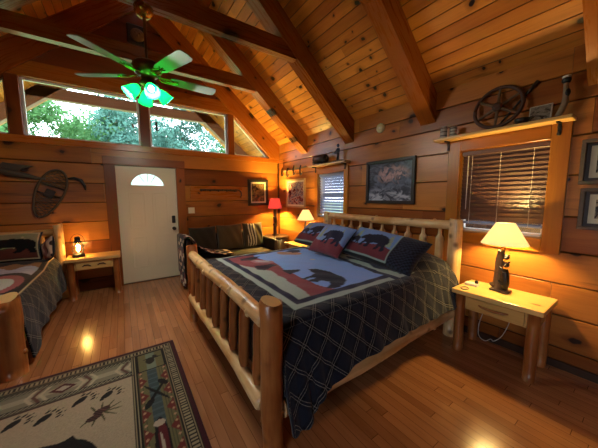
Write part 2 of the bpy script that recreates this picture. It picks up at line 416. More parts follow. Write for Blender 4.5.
def log_wall(name, axis, at, out, a0, a1, courses, holes, mat):
    """horizontal squared logs with chamfered seams; holes = (a0,a1,z0,z1)"""
    mb = MB(); zs = sorted(set(list(courses)+[h for q in holes for h in q[2:]]))
    cs = set(courses); breaks = {}
    for i, z0 in enumerate(zs[:-1]):
        z1 = zs[i+1]; mid = (z0+z1)/2
        ci = max(k for k, c in enumerate(courses[:-1]) if c <= mid+1e-6)
        if ci not in breaks:
            b = []; p = a0+random.uniform(.8, 2.4)
            while p < a1-.3: b.append(p); p += random.uniform(1.6, 3.2)
            breaks[ci] = (b, [rn() for _ in range(len(b)+1)])
        iv = [(a0, a1)]
        for h in holes:
            if h[2] < mid < h[3]:
                iv = [q for p0, p1 in iv for q in ((p0, min(p1, h[0])), (max(p0, h[1]), p1)) if q[1]-q[0] > 1e-4]
        b, rs = breaks[ci]
        c0 = .010 if z0 in cs else 0; c1 = .010 if z1 in cs else 0
        prof = [(0, z0+c0), (0, z1-c1)]; dark = []
        if c1: dark.append(len(prof)); prof.append((c1, z1))
        prof += [(T, z1), (T, z0)]
        if c0: dark.append(len(prof)); prof.append((c0, z0))
        for p0, p1 in iv:
            cut = [p0]+[x for x in b if p0 < x < p1]+[p1]
            for q0, q1 in zip(cut[:-1], cut[1:]):
                k = sum(1 for x in b if x <= (q0+q1)/2)
                if axis == 'Y': fn = lambda p, d: (at+out*p[0], d, p[1])
                else: fn = lambda p, d: (d, at+out*p[0], p[1])
                mb.prism(prof, fn, q0, q1-.002, 0, rs[k], dark)
    return struct(mb.build(name, mat))

CW = [0, .18, .47, .75, 1.03, 1.335, 1.68, 2.0, 2.28, 2.50, 2.72]
CD = [0, .20, .51, .82, 1.13, 1.435, 1.74, 2.05, 2.33]
BW = (.60, 1.325, 1.12, 2.0)       # big window opening on bed wall (y0,y1,z0,z1)
SW = (3.08, 3.78, 1.12, 1.94)      # small window
log_wall('wall_right', 'Y', XW, 1, YB, YD+T, CW, [BW, SW], 'wall_y')
DR = (-.055, .862, 0, 2.045)
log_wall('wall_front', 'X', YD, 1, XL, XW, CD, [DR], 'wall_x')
FILL_HOLE = (-1.3, -.1, 1.15, 2.2)  # unseen opening added to the left wall to let in fill daylight
log_wall('wall_left', 'Y', XL, -1, YB, YD+T, CW, [FILL_HOLE], 'wall_y')
BWIN = (-.9, 1.7, .6, 2.15)
log_wall('wall_back', 'X', YB, -1, XL, XW, CW[:8]+[2.33], [], 'wall_x')

mb = MB(); mb.box(XL-.2, XW+.2, YB-.2, YD+.25, -.12, 0); struct(mb.build('floor', 'floor'))

# gables: sill, posts, header, wall rafters and logs above
HB, HT = 3.20, 3.42
def gable(y, out, nm, interior):
    fn = lambda p, d: (p[0], y+out*d, p[1])
    n = 0
    g = MB(); z = HT
    while z < 4.95:
        z1 = min(z+.30, 5.0)
        if z1 < 5.0:
            x0, x1 = XR-(zc(XR)-z)/SL, XR+(zc(XR)-z)/SL; X0, X1 = XR-(zc(XR)-z1)/SL, XR+(zc(XR)-z1)/SL
            g.prism([(x0, z+.008), (x1, z+.008), (X1, z1-.008), (X0, z1-.008)], fn, 0, .1, 0, rn())
            g.prism([(x0, z), (x1, z), (X1, z1), (X0, z1)], fn, .012, T, 0, rn())
        z = z1
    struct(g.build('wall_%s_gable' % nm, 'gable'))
    t = MB(); t.box(XL, XW, *sorted((y-out*.03, y+out*T)), 2.29, 2.39)
    struct(t.build('trim_%d' % interior, 'beam'))
    t = MB()
    for a, b in ((.345, .485), (-1.205, -1.07), (1.88, 2.01)):
        t = MB(); t.box(a, b, *sorted((y-out*.02, y+out*T)), 2.39, HB, bev=.004); struct(t.build('trim_post', 'beam_up'))
    t = MB(); t.prism([(XR-1.62, HB), (XR+1.62, HB), (XR+1.62-.25, HT), (XR-1.62+.25, HT)], fn, -.025, T); struct(t.build('trim_header', 'beam'))
    for sg in (1, -1):
        P = [(XR+sg*(XW-XR), ZE-.0), (XR+sg*(XW-XR), 2.39), (XR+sg*2.43, 2.39), (XR+sg*1.6, 3.185), (XR+sg*1.37, HT), (XR+sg*1.37, zc(XR+1.37))]
        P = [(XR+sg*(XW-XR), ZE), (XR+sg*(XW-XR), 2.37), (XR+sg*2.44, 2.39), (XR+sg*1.6, 3.19), (XR, 4.59), (XR, zc(XR))]
        t = MB(); t.prism(P, fn, -.045, .06); struct(t.build('trim_rafter', 'raft%d' % sg))
gable(YD, 1, 'front', 1)
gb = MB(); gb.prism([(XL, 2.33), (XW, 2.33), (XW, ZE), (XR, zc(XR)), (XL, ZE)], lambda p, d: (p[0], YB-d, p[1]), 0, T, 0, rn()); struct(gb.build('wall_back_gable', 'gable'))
# outer part of the gable timbers behind the wall rafters is closed by the wall logs
PANE = [[(-1.07, 2.39), (.345, 2.39), (.345, HB), (-1.07, HB)], [(.485, 2.39), (1.88, 2.39), (1.88, HB), (.485, HB)], [(2.01, 2.39), (2.85, 2.39), (2.01, 3.19)], [(-1.205, 2.39), (-1.205, 3.19), (-2.03, 2.39)]]
def gwin(y, out, n0, mats):
    fn = lambda p, d: (p[0], y+out*d, p[1])
    for i, P in enumerate(PANE):
        c = Vector((sum(p[0] for p in P)/len(P), sum(p[1] for p in P)/len(P)))
        fr = MB(); k = len(P)
        inner = []
        for j in range(k):          # inset polygon
            p0, p1, p2 = Vector(P[j-1]), Vector(P[j]), Vector(P[(j+1) % k])
            def nrm(a, b):
                d = (b-a).normalized(); m = Vector((-d.y, d.x))
                return m if m.dot(c-a) > 0 else -m
            n1, n2 = nrm(p0, p1), nrm(p1, p2); w = .03
            # solve for point at distance w from both edges
            A = Matrix(((n1.x, n1.y), (n2.x, n2.y))); rhs = Vector((n1.dot(p1)+w, n2.dot(p1)+w)); inner.append(tuple(A.inverted() @ rhs))
        for j in range(k):
            fr.prism([P[j], P[(j+1) % k], inner[(j+1) % k], inner[j]], fn, .055, .10)
        f = struct(fr.build('window_%d' % (n0+i), mats))
        g = MB(); g.prism(inner, fn, .075, .081); g.build('pane', 'glass', f)
gwin(YD, 1, 1, 'white')

# ceiling boards, sloping both ways and running out over the porch
c = MB(); L = (XW-XR+.35)*math.sqrt(1+SL*SL); nb = int(L/.122)
for sg in (1, -1):
    for i in range(nb+1):
        s0, s1 = i*.122, (i+1)*.122; k = 1/math.sqrt(1+SL*SL)
        def pt(s, d): return (XR+sg*(s*k+d*SL*k), zc(XR)-s*k*SL+d*k)
        prof = [pt(s0, .007), pt(s0+.006, 0), pt(s1-.006, 0), pt(s1, .007), pt(s1, .06), pt(s0, .06)]
        y = YB-.4; first = True
        while y < 7.9:
            y2 = min(7.9, y+(random.uniform(.5, 3) if first else random.uniform(3.4, 5.2))); first = False
            c.prism(prof, lambda p, d: (p[0], d, p[1]), y, y2-.001, 0, rn(), (0, 3)); y = y2
struct(c.build('ceiling', 'ceil'))

# rafters in pairs with their collar beams
RY = [(4.13, 4.33), (2.90, 3.09), (1.62, 1.80), (.25, .43)]
for y0, y1 in RY:
    for sg in (1, -1):
        r = MB(); xe = XR+sg*(XW-XR)
        r.prism([(xe, ZE-.002), (xe, ZE-RB), (XR+sg*.01, zc(XR)-RB-.01), (XR+sg*.01, zc(XR)-.012)], lambda p, d: (p[0], d, p[1]), y0, y1)
        struct(r.build('trim_rafter', 'raft%d' % sg))
for y0, y1 in ((4.15, 4.25), (2.92, 3.02), (1.66, 1.76)):
    b = MB(); xa = XW-(3.30-ZE+RB)/SL; xb = xa-.19/SL
    b.prism([(xa+.05, 3.30), (xb+.05, 3.49), (2*XR-xb-.05, 3.49), (2*XR-xa-.05, 3.30)], lambda p, d: (p[0], d, p[1]), y0, y1)
    struct(b.build('trim_collar_beam', 'beam'))

# porch truss outside
pf = lambda p, d: (p[0], d, p[1])
b = MB(); b.box(-1.75, 2.57, 6.95, 7.09, 3.42, 3.63); struct(b.build('trim_porch_beam', 'porch'))
for sg in (1, -1):
    b = MB(); xe = XR+sg*3.3
    b.prism([(xe, zc(XR)-SL*3.3-.01), (xe, zc(XR)-SL*3.3-.3), (XR, zc(XR)-.31), (XR, zc(XR)-.01)], pf, 6.95, 7.09); struct(b.build('trim_porch_rafter', 'porch'))
b = MB(); b.box(-60, 60, YD+.3, 70, -.5, -.4); b.box(-60, 60, -40, YB-.3, -.5, -.4); b.box(-60, XL-.3, YB-.3, YD+.3, -.5, -.4); b.box(XW+.3, 60, YB-.3, YD+.3, -.5, -.4)
struct(b.build('ground', 'grass'))

# corner posts / wall corner trim
t = MB(); t.box(XW-.03, XW, YD-.03, YD, 0, 2.29); struct(t.build('trim_corner', 'wall_x'))
for nm, bx in (('baseboard_right', (XW-.02, XW, YB, YD-.02, 0, .07)), ('baseboard_front', (.99, XW-.02, YD-.02, YD, 0, .07)), ('baseboard_left', (XL, XL+.02, YB, YD, 0, .07))):
    t = MB(); t.box(*bx, bev=.004); struct(t.build(nm, 'darkwood'))

# ------------------------------------------------------------------ windows on the bed wall
def wall_window(n, H, tw, mats=('trim', 'trim_h')):
    y0, y1, z0, z1 = H
    w = MB(); fr = .04
    for q in ((y0, y0+fr, z0, z1), (y1-fr, y1, z0, z1), (y0, y1, z0, z0+fr), (y0, y1, z1-fr, z1), (y0, y1, (z0+z1)/2-.02, (z0+z1)/2+.02)): w.box(XW+.08, XW+.13, q[0], q[1], q[2], q[3])
    f = struct(w.build('window_%d' % n, 'white'))
    g = MB(); g.box(XW+.10, XW+.105, y0+fr, y1-fr, z0+fr, z1-fr); g.build('pane', 'glass', f)
    for nm, q, m in (('side_casing', (y0-tw, y0+.008, z0-tw, z1+tw), mats[0]), ('side_casing', (y1-.008, y1+tw, z0-tw, z1+tw), mats[0]), ('head_casing', (y0+.008, y1-.008, z1-.008, z1+tw), mats[1]), ('sill_casing', (y0+.008, y1-.008, z0-tw, z0+.008), mats[1])):
        c = MB(); c.box(XW-.03, XW, q[0], q[1], q[2], q[3], bev=.004); c.build(nm, m, f)
    c = MB(); c.box(XW, XW+.13, y0, y0+.012, z0, z1); c.box(XW, XW+.13, y1-.012, y1, z0, z1); c.box(XW, XW+.13, y0, y1, z0, z0+.012); c.box(XW, XW+.13, y0, y1, z1-.012, z1); c.build('jamb', mats[1], f)
    return f
wall_window(31, BW, .115); wall_window(32, SW, .085)

def blind(H, zb, label, mat, tilt, pitch):
    y0, y1, z0, z1 = H; x = XW+.035
    t = thing('window_blind', label, 'blind', (x, (y0+y1)/2, z1-.012))
    h = MB(); h.box(x-.03, x+.03, y0+.015, y1-.015, z1-.06, z1-.013, bev=.004); h.build('headrail', mat, t)
    s = MB(); z = z1-.075
    while z > zb+.03:
        s.box(-.027, .027, y0+.018, y1-.018, -.0015, .0015, mat=Matrix.Translation((x, 0, z)) @ Matrix.Rotation(tilt, 4, 'Y')); z -= pitch
    s.build('slats', mat, t)
    b = MB(); b.box(x-.022, x+.022, y0+.018, y1-.018, zb, zb+.022, bev=.004); b.build('bottom_rail', 'blind', t)
    for f in (.16, .5, .84):
        c = MB(); yy = y0+f*(y1-y0); c.tube([(x-.029, yy, z1-.06), (x-.029, yy, zb+.01)], .0016, 6); c.build('ladder_cord', 'cord', t)
    c = MB(); c.tube([(x-.034, y1-.08, z1-.06), (x-.034, y1-.08, z0+.25)], .004, 8); c.build('tilt_wand', 'cord', t)
blind(BW, 1.215, 'brownish slatted blind, closed, in the large window behind the right bedside lamp', 'brownblind', 1.22, .043)
blind(SW, 1.14, 'pale blue-lit slatted blind in the small window left of the headboard', 'blind', .98, .05)

mb = MB(); mb.box(XW+1.0, XW+1.1, -.6, 2.2, -.4, 3.2); struct(mb.build('wall_outbuilding', 'darkbrown'))  # added wall, blocks daylight so the large window stays dark behind its blind
# ------------------------------------------------------------------ door
def door():
    x0, x1, z1 = DR[0], DR[1], DR[3]; y = YD+.03
    d = MB(); fx = lambda p, dd: (p[0], y+dd, p[1])
    cx = (x0+x1)/2; zs = 1.705; R = .275
    # slab with the half-round light cut out
    xa, xb = x0-.004, x1+.004; zt = z1-.006
    arc = [(cx+R*math.cos(PI*k/20), zs+.24*math.sin(PI*k/20)) for k in range(21)]
    d.prism([(xa, .01), (xb, .01), (xb, zs), (xa, zs)], fx, 0, .045)
    d.prism([(xb, zs), (xb, zt), (cx, zt)]+arc[10::-1], fx, 0, .045)
    d.prism([(cx, zt), (xa, zt), (xa, zs)]+arc[:9:-1], fx, 0, .045)
    o = struct(d.build('door_1', 'white_door'))
    r = MB()
    for k in range(20):
        a, b = arc[k], arc[k+1]; sc = lambda p, f: (cx+(p[0]-cx)*f, zs+(p[1]-zs)*f)
        r.prism([a, b, sc(b, .92), sc(a, .92)], fx, -.012, .01)
    r.prism([(cx-R, zs), (cx+R, zs), (cx+R, zs+.022), (cx-R, zs+.022)], fx, -.012, .01)
    for an in (60, 90, 120):
        a = math.radians(an); px, pz = math.sin(a)*.006, math.cos(a)*.006
        p, q = (cx+.08*math.cos(a), zs+.07*math.sin(a)), (cx+.25*math.cos(a), zs+.22*math.sin(a))
        r.prism([(p[0]-px, p[1]+pz), (p[0]+px, p[1]-pz), (q[0]+px, q[1]-pz), (q[0]-px, q[1]+pz)], fx, -.003, .006)
    r.build('fanlight_frame', 'white_door', o)
    g = MB(); g.prism(arc, fx, .015, .02); g.build('fanlight_pane', 'doorglass', o)
    for px0, px1, pz0, pz1 in ((x0+.16, cx-.055, .97, 1.60), (cx+.055, x1-.16, .97, 1.60), (x0+.16, cx-.055, .26, .82), (cx+.055, x1-.16, .26, .82)):
        p = MB()
        for a in ((px0, px1, pz0, pz0+.018), (px0, px1, pz1-.018, pz1), (px0, px0+.018, pz0, pz1), (px1-.018, px1, pz0, pz1)): p.box(a[0], a[1], y-.006, y+.001, a[2], a[3], bev=.003)
        p.box(px0+.045, px1-.045, y-.005, y+.001, pz0+.045, pz1-.045, bev=.004)
        p.build('raised_panel', 'white_door', o)
    k = MB(); k.box(x1-.105, x1-.045, y-.03, y, 1.03, 1.17, bev=.01); kp = k.build('keypad_lock', 'black', o)
    k = MB(); k.lathe([(.032, 0), (.032, -.012), (.012, -.02), (.012, -.045), (.028, -.055), (.03, -.07), (.02, -.082), (.0, -.085)], (x1-.075, y, .93), 20, axis='Y'); k.build('door_knob', 'black', o)
    # frame
    for q in ((x0-.15, x0, 0, 2.05), (x1, x1+.145, 0, 2.05)):
        c = MB(); c.box(q[0], q[1], YD-.03, YD+.14, q[2], q[3], bev=.004); c.build('door_casing', 'dtrim', o)
    c = MB(); c.box(x0-.16, x1+.155, YD-.035, YD+.14, 2.05, 2.185, bev=.004); c.build('door_header', 'dtrim_h', o)
    c = MB(); c.box(x0, x1, YD-.01, YD+.14, 0, .012); c.build('threshold', 'pewter', o)
door()
t = thing('light_switch', 'cream double switch plate beside the white door', 'light switch', (1.105, YD, 1.255))
p = MB(); p.box(1.05, 1.165, YD-.007, YD, 1.20, 1.315, bev=.003); p.build('plate', 'cream', t)
for xx in (1.083, 1.132):
    p = MB(); p.box(xx-.005, xx+.005, YD-.02, YD-.006, 1.245, 1.27, bev=.001); p.build('toggle', 'cream', t)

# ------------------------------------------------------------------ logs helper
def logpts(a, b, n=9, bend=.0, jit=.004):
    a, b = Vector(a), Vector(b); d = (b-a)
    px = d.cross(Vector((0, 0, 1))); px = px.normalized() if px.length > 1e-3 else Vector((1, 0, 0))
    py = d.cross(px).normalized(); ph = random.uniform(0, 6)
    out = []
    for i in range(n):
        f = i/(n-1); k = math.sin(f*PI)
        out.append(a+d*f+px*(bend*k*math.sin(ph+f*3)+random.uniform(-jit, jit)*k)+py*(bend*k*math.cos(ph+f*2)+random.uniform(-jit, jit)*k))
    return out
def add_log(mb, a, b, r, n=9, bend=.0, cap='round', seg=16, knobs=0, taper=1., mi=0, wob=.02):
    pts = logpts(a, b, n, bend); rad = [r*(1+(taper-1)*i/(n-1))*random.uniform(.95, 1.05) for i in range(n)]
    mb.tube(pts, rad, seg, mi, cap, wob)
    for _ in range(knobs):
        i = random.randrange(1, n-1); th = random.uniform(0, 2*PI); d = (pts[i+1]-pts[i-1]).normalized()
        px = d.orthogonal().normalized(); py = d.cross(px); q = px*math.cos(th)+py*math.sin(th)
        mb.ball(pts[i]+q*r*.86, r*random.uniform(.32, .50), mi, 2)
    return mb
def post(mb, x, y, z0, z1, r, mi=0, knobs=3, capmi=None):
    """upright log post, flat sawn top with a softened rim"""
    n = 8; pts = [(x+random.uniform(-.003, .003), y+random.uniform(-.003, .003), z0+(z1-z0)*i/(n-1)) for i in range(n)]
    pts.insert(n-1, (x, y, z1-.008)); nf = len(mb.bm.faces); rad = [r*random.uniform(.96, 1.05) for _ in range(n)]+[r*.93]
    mb.tube(pts, rad, 20, mi, 'flat', .012)
    mb.bm.faces.ensure_lookup_table(); mb.bm.faces[-1].material_index = 1
    for _ in range(knobs):
        th = random.uniform(0, 2*PI); z = random.uniform(z0+.1, z1-.12); mb.ball((x+r*.85*math.cos(th), y+r*.85*math.sin(th), z), r*.3, mi, 2)

# ------------------------------------------------------------------ the big bed
bed = thing('log_bed', 'big log bed frame with spindled footboard and headboard on the wood floor', 'bed', (1.75, 2.2, 0))
FX, HX, BY0, BY1 = .64, 2.87, 1.20, 3.22
for x, y, z1, m in ((FX, BY0, .94, 'dlogZ'), (FX+.02, BY1, .94, 'dlogZ'), (HX, BY0+.04, 1.27, 'logZ'), (HX, BY1+.06, 1.25, 'logZ')):
    p = MB(); post(p, x, y, 0, z1, .063, knobs=4); p.build('post', [m, 'logend'], bed)
random.seed(11)
p = MB(); add_log(p, (FX-.005, BY0+.07, .805), (FX+.015, BY1-.055, .825), .050, 13, .018, 'round', 18, 16); p.build('footboard_top_log', 'logY', bed)
p = MB(); add_log(p, (FX-.03, BY0+.07, .30), (FX-.01, BY1-.055, .32), .047, 11, .012, 'round', 18, 2); p.build('footboard_lower_log', 'logY', bed)
ns = 9
for i in range(ns):
    y = BY0+.17+(BY1-BY0-.32)*i/(ns-1); s = MB(); r = random.uniform(.030, .038)
    pts = [(FX-.012, y, .33), (FX-.012, y, .40), (FX-.005, y, .55), (FX, y, .66), (FX, y, .72), (FX, y, .775)]
    s.tube(pts, [r*.6, r*1.05, r, r*1.03, r*.95, r*.55], 12, 0, 'flat', .03); s.build('footboard_spindle', 'dlogZ', bed)
p = MB(); add_log(p, (HX, BY0+.10, 1.205), (HX, BY1-.0, 1.20), .049, 13, .010, 'point', 18, 8); p.build('headboard_top_log', 'logY', bed)
p = MB(); add_log(p, (HX, BY0+.10, .50), (HX, BY1-.0, .50), .05, 9, .008, 'round', 16, 0); p.build('headboard_lower_log', 'logY', bed)
for i in range(10):
    y = BY0+.20+(BY1-BY0-.31)*i/9; s = MB(); r = random.uniform(.038, .044)
    s.tube([(HX, y, .52), (HX, y, .60), (HX, y, .85), (HX, y, 1.03), (HX, y, 1.06), (HX, y, 1.085), (HX, y, 1.165)], [r*.6, r, r, r*1.02, r*.92, r*.5, r*.42], 12, 0, 'flat', .03); s.build('headboard_spindle', 'logZ', bed)
for y in (BY0-.0, BY1+.0):
    p = MB(); add_log(p, (FX+.06, y, .285), (HX-.06, y+.03, .285), .068, 11, .006, 'flat', 18, 3, 1.05); p.build('side_rail', 'logX', bed)
mt = MB(); mt.box(.74, 2.77, 1.30, 3.13, .22, .715, bev=.05, seg=3); tag(mt.build('mattress', 'cush'), 'thick mattress under the bear quilt of the big bed', 'mattress')

# quilt of the big bed: cross-section swept from foot to head
ZT = .745
def quilt_big():
    foot, head = .715, 2.80
    xs = np.concatenate([np.full(22, foot), np.linspace(foot, head, 175)]); nx = len(xs); fz = np.concatenate([np.linspace(.42, .03, 22), np.zeros(175)])
    # cross-section by arc length t: far hem -> top -> near hem
    w0, w1 = 1.255, 3.155; rad = .07; drop = .62
    seg_far = np.linspace(0, 1, 50); seg_top = np.linspace(0, 1, 150); seg_near = np.linspace(0, 1, 60)
    P = np.zeros((nx, 260, 3)); S = np.zeros((nx, 260))
    for i in range(nx):
        x = xs[i]
        hem = np.interp(x, [.66, .80, .95, 1.15, 1.75, 2.4, 2.8], [.17, .19, .33, .40, .44, .44, .42])
        hz = .0 if x < 2.3 else .13*(1-math.cos(min(1, (x-2.3)/.3)*PI))/2
        hump_w = lambda y: 1-.6*np.clip((y-1.25)/.3, 0, 1)*0
        yt = w1+(w0-w1)*seg_top
        zt = ZT+.012*np.sin((yt-w0)/(w1-w0)*PI)+hz*np.clip(1-np.abs((yt-2.2)/1.0)**6, 0, 1)*np.where(yt < 2.9, 1, .9)
        zt = zt+.004*np.sin(yt*23+x*9)*np.sin(x*19+1)
        edge = np.minimum(yt-w0, w1-yt); zt -= np.clip(.07-edge, 0, .07)**2*4.0
        # near side
        z_edge = zt[-1]; f = seg_near
        ys = w0-.05*np.sin(np.clip(f*3, 0, 1)*PI/2)-.115*f**1.3
        fold = .018*np.sin(x*11+f*2)*f+.010*np.sin(x*29+1.3)*f
        if x < 1.0: fold = fold+.02*np.sin(x*60)*f
        ys = ys-np.abs(fold)*.8; zs = z_edge-(z_edge-hem)*(f*.35+.65*f**1.0)
        yf = w1+.05*np.sin(np.clip((1-seg_far)*3, 0, 1)*PI/2)+.09*(1-seg_far); zf = .42+(zt[0]-.42)*seg_far
        Y = np.concatenate([yf, yt, ys]); Z = np.concatenate([zf, zt, zs]); X = np.full(260, x)
        if fz[i] > 0:      # the part that drops down inside the footboard
            keep = np.clip((Y-1.13)/.08, 0, 1)*np.clip((3.25-Y)/.06, 0, 1)
            Zd = np.minimum(Z, ZT-fz[i]); Z = np.where(keep > .5, Zd, np.minimum(Z, ZT-fz[i]*.9)); Z = np.maximum(Z, .17)
            X = X-.012*math.sin(fz[i]/.42*PI)
        P[i, :, 0] = X; P[i, :, 1] = Y; P[i, :, 2] = Z
        d = np.hypot(np.diff(Y), np.diff(Z)); S[i] = np.concatenate([[0], np.cumsum(d)])
    X, Y, Z = P[..., 0], P[..., 1], P[..., 2]
    topm = np.zeros((nx, 260), bool); topm[:, 50:200] = True; topm[:22] = False
    col = np.zeros((nx, 260, 3)); al = np.zeros((nx, 260))
    def paint(mask, c):
        m = mask & topm; col[m] = lin(c); al[m] = 1
    A = dict(x0=.90, x1=2.33, y0=1.35, y1=3.13)
    def inner(d): return (X > A['x0']+d) & (X < A['x1']-d) & (Y > A['y0']+d*1.15) & (Y < A['y1']-d*1.15)
    SAGE, NAVY, BURG, BLUE = 'adbeb6', '1a2040', '944a52', '8cb4fc'
    paint(inner(0), SAGE); paint(inner(.055), NAVY); paint(inner(.115), SAGE)
    I = inner(.115)
    bx = np.interp(Y, [1.4, 1.45, 1.57, 2.2, 2.4, 2.7, 2.9], [1.12, 1.12, 1.15, 1.19, 1.11, 1.0, .9])
    paint(I & (X > bx), BURG)
    ux = np.interp(Y, [1.45, 1.5, 1.66, 1.86, 2.18, 2.42, 2.55, 2.85, 3.1], [1.42, 1.37, 1.32, 1.32, 1.32, 1.38, 1.38, 1.31, 1.39])
    paint(I & (X > ux), BLUE)
    hx = np.interp(Y, [1.5, 1.72, 2.03, 2.4], [2.0, 2.02, 2.06, 2.15])
    paint(inner(0) & (X > hx) & (X < hx+.07), NAVY); paint(inner(.055) & (X >= hx+.07), SAGE); paint(inner(.055) & (X > hx+.16+.03*np.sin(Y*14)), NAVY)
    ell = lambda cx, cy, rx, ry, th=0: (((X-cx)*math.cos(th)+(Y-cy)*math.sin(th))/rx)**2+((-(X-cx)*math.sin(th)+(Y-cy)*math.cos(th))/ry)**2 < 1
    paint(ell(1.29, 2.61, .07, .15, .6), 'b08088'); paint(ell(1.30, 2.63, .045, .09, .6), 'c8bcc0')
    for pl in ([(1.145, 2.914), (1.404, 2.89), (1.32, 2.80), (1.211, 2.718), (1.106, 2.793)], [(1.128, 2.471), (1.22, 2.44), (1.316, 2.461), (1.375, 2.376), (1.25, 2.33), (1.152, 2.264), (1.096, 2.341)], [(1.304, 2.192), (1.465, 2.077), (1.401, 2.031), (1.284, 2.002), (1.281, 2.089)],
               [(1.521, 2.037), (1.616, 2.006), (1.65, 1.858), (1.655, 1.68), (1.615, 1.58), (1.50, 1.500), (1.382, 1.49), (1.335, 1.536), (1.426, 1.586), (1.463, 1.639), (1.423, 1.695), (1.359, 1.686), (1.3, 1.755), (1.439, 1.786), (1.389, 1.822), (1.315, 1.8), (1.291, 1.845), (1.444, 1.868), (1.513, 1.904)]):
        paint(pip(X, Y, pl), '161a30')
    paint(ell(1.79, 2.81, .09, .17, .7), 'b48a70')
    paint(pip(X, Y, [(1.82, 2.956), (1.944, 2.976), (2.073, 2.911), (1.99, 2.86), (1.959, 2.79), (1.81, 2.772), (1.86, 2.86)]), '161a30')
    paint(ell(1.83, 2.35, .03, .03), 'c8c8d0')
    U = np.cumsum(np.concatenate([[[0]*1], np.full((nx-1, 1), .0125)]), 0)+0*S
    uv = np.stack([U, S], -1)
    o = sheet('quilt', P, col, 'quilt', None, uv, al, .014, off=-1)
    return tag(o, 'navy plaid quilt with blue and burgundy bear picture on the big log bed', 'quilt')
quilt_big()

# ------------------------------------------------------------------ pillows
def pillow(name, label, cat, c, ex, ey, w, h, th, paint, group=None, plump=.38, edge=None):
    """cushion: c centre, ex along width, ey up the face; painted front, plain back"""
    ex, ey = Vector(ex).normalized(), Vector(ey).normalized(); ez = ex.cross(ey).normalized(); ey = ez.cross(ex)
    nu, nv = 72, 50
    u = np.linspace(-1, 1, nu)[:, None]+np.zeros((1, nv)); v = np.linspace(-1, 1, nv)[None, :]+np.zeros((nu, 1))
    prof = np.clip((1-np.abs(u)**2.6), 0, 1)**plump*np.clip((1-np.abs(v)**2.6), 0, 1)**plump
    pin = 1-.07*(1-np.abs(v)**2)*np.abs(u)**6; pin2 = 1-.07*(1-np.abs(u)**2)*np.abs(v)**6
    wr = .006*np.sin(u*9+v*4)*prof
    e3 = [np.array(q) for q in (ex, ey, ez)]; c = np.array(c)
    front = c+(u*pin*w/2)[..., None]*e3[0]+(v*pin2*h/2)[..., None]*e3[1]+(prof*th/2+wr)[..., None]*e3[2]
    back = c+(u*pin*w/2)[..., None]*e3[0]+(v*pin2*h/2)[..., None]*e3[1]-(prof*th/2)[..., None]*e3[2]
    P = np.concatenate([front, back[::-1]], 0)
    C = np.zeros((nu*2, nv, 3)); C[:nu] = paint(u, v); C[nu:] = lin('1a1c24')
    if edge: C[nu:] = lin(edge)
    o = sheet(name, P, C, 'cloth', None)
    return tag(o, label, cat, group)
def bear_face(bg, ground, bear, tree, border=None, plaid=0., flip=False, bw=1.5, cub=True, ub=None):
    def f(u, v):
        u0 = u
        if ub is not None: u = np.where(u < ub, (u+1)/(ub+1)*1.86-1, 1+(u-ub))
        C = np.zeros(u.shape+(3,)); C[:] = lin(bg)
        C[(v < -.25+.12*np.sin(u*4))] = lin(ground)
        for cx, s in ((-.55, .45), (.62, .5)):
            C[(np.abs(u-cx) < s*(.75-v)*.35) & (v > -.15) & (v < .72)] = lin(tree)
        C[pip(u, v, poly_at(BEAR, -.42, -.48, bw*.72, 1.75, flip))] = lin(bear)
        if cub: C[pip(u, v, poly_at(BEAR, -.86, -.42, .5, .95, flip))] = lin(bear)
        if border:
            eu = np.where(u > 0, u, -u+plaid*.8-.06)
            if ub is not None: eu = np.where(u > 0, u+.14-plaid, -u-plaid+.10)
            C[(eu > 1-plaid*.9) | (np.abs(v) > .93)] = lin('14161f')
            sq = (((u0*20).astype(int)+(v*12).astype(int)) % 2 == 0) & (eu > 1-plaid*.9); C[sq] = lin('2a2f42')
            C[(np.abs(eu-(1-plaid)) < .022) & (np.abs(v) < .93)] = lin(border)
            C[(np.abs(np.abs(v)-.90) < .035) & (eu < 1-plaid)] = lin(border)
        return C
    return f
up = Vector((.34, 0, .28))
pillow('bed_pillow', 'long bear-print pillow at the left end of the big bed, nearest the small window', 'pillow', (2.38, 2.87, .945), (0, -1, 0), up, .92, .44, .20,
       bear_face('6f90c8', '6b3038', '171a2c', '93a08c', '8fa49c', .08), 'bear-print pillows on the big bed')
pillow('bed_pillow', 'long bear-print pillow with plaid end at the right end of the big bed', 'pillow', (2.36, 1.78, .935), (.0, -1, -.085), up, .95, .44, .20,
       bear_face('6f90c8', '6b3038', '171a2c', '93a08c', '8fa49c', .10, ub=.42), 'bear-print pillows on the big bed')
pillow('throw_pillow', 'small square bear pillow leaning in front between the two long bear pillows', 'pillow', (2.15, 2.37, .965), (.06, -1, -.03), (.42, .0, .38), .52, .46, .16,
       bear_face('7c98cc', '7c3c44', '20243c', '93a08c', None, 0, bw=1.7, cub=False), None)

# ------------------------------------------------------------------ left bed
lb = thing('log_bed', 'log bed at the left edge with thick round foot post', 'bed', (-1.5, 4.1, 0))
for x, y, z1, r, m in ((-.845, 3.06, .68, .088, 'dlogZ'), (-2.13, 3.06, .68, .088, 'dlogZ'), (-.80, 5.12, 1.12, .055, 'logZ'), (-2.13, 5.12, 1.12, .055, 'logZ')):
    p = MB(); post(p, x, y, 0, z1, r, knobs=1); p.build('post', [m, 'logend'], lb)
p = MB(); add_log(p, (-.93, 3.06, .55), (-2.05, 3.06, .55), .06, 9, .008, 'flat', 16, 3); p.build('footboard_top_log', 'logX', lb)
p = MB(); add_log(p, (-.93, 3.06, .25), (-2.05, 3.06, .25), .055, 9, .008, 'flat', 16, 2); p.build('footboard_lower_log', 'logX', lb)
for y, z in ((5.12, 1.0), (5.12, .5)):
    p = MB(); add_log(p, (-.85, y, z), (-2.08, y, z), .05, 9, .008, 'flat', 16, 2); p.build('headboard_log', 'logX', lb)
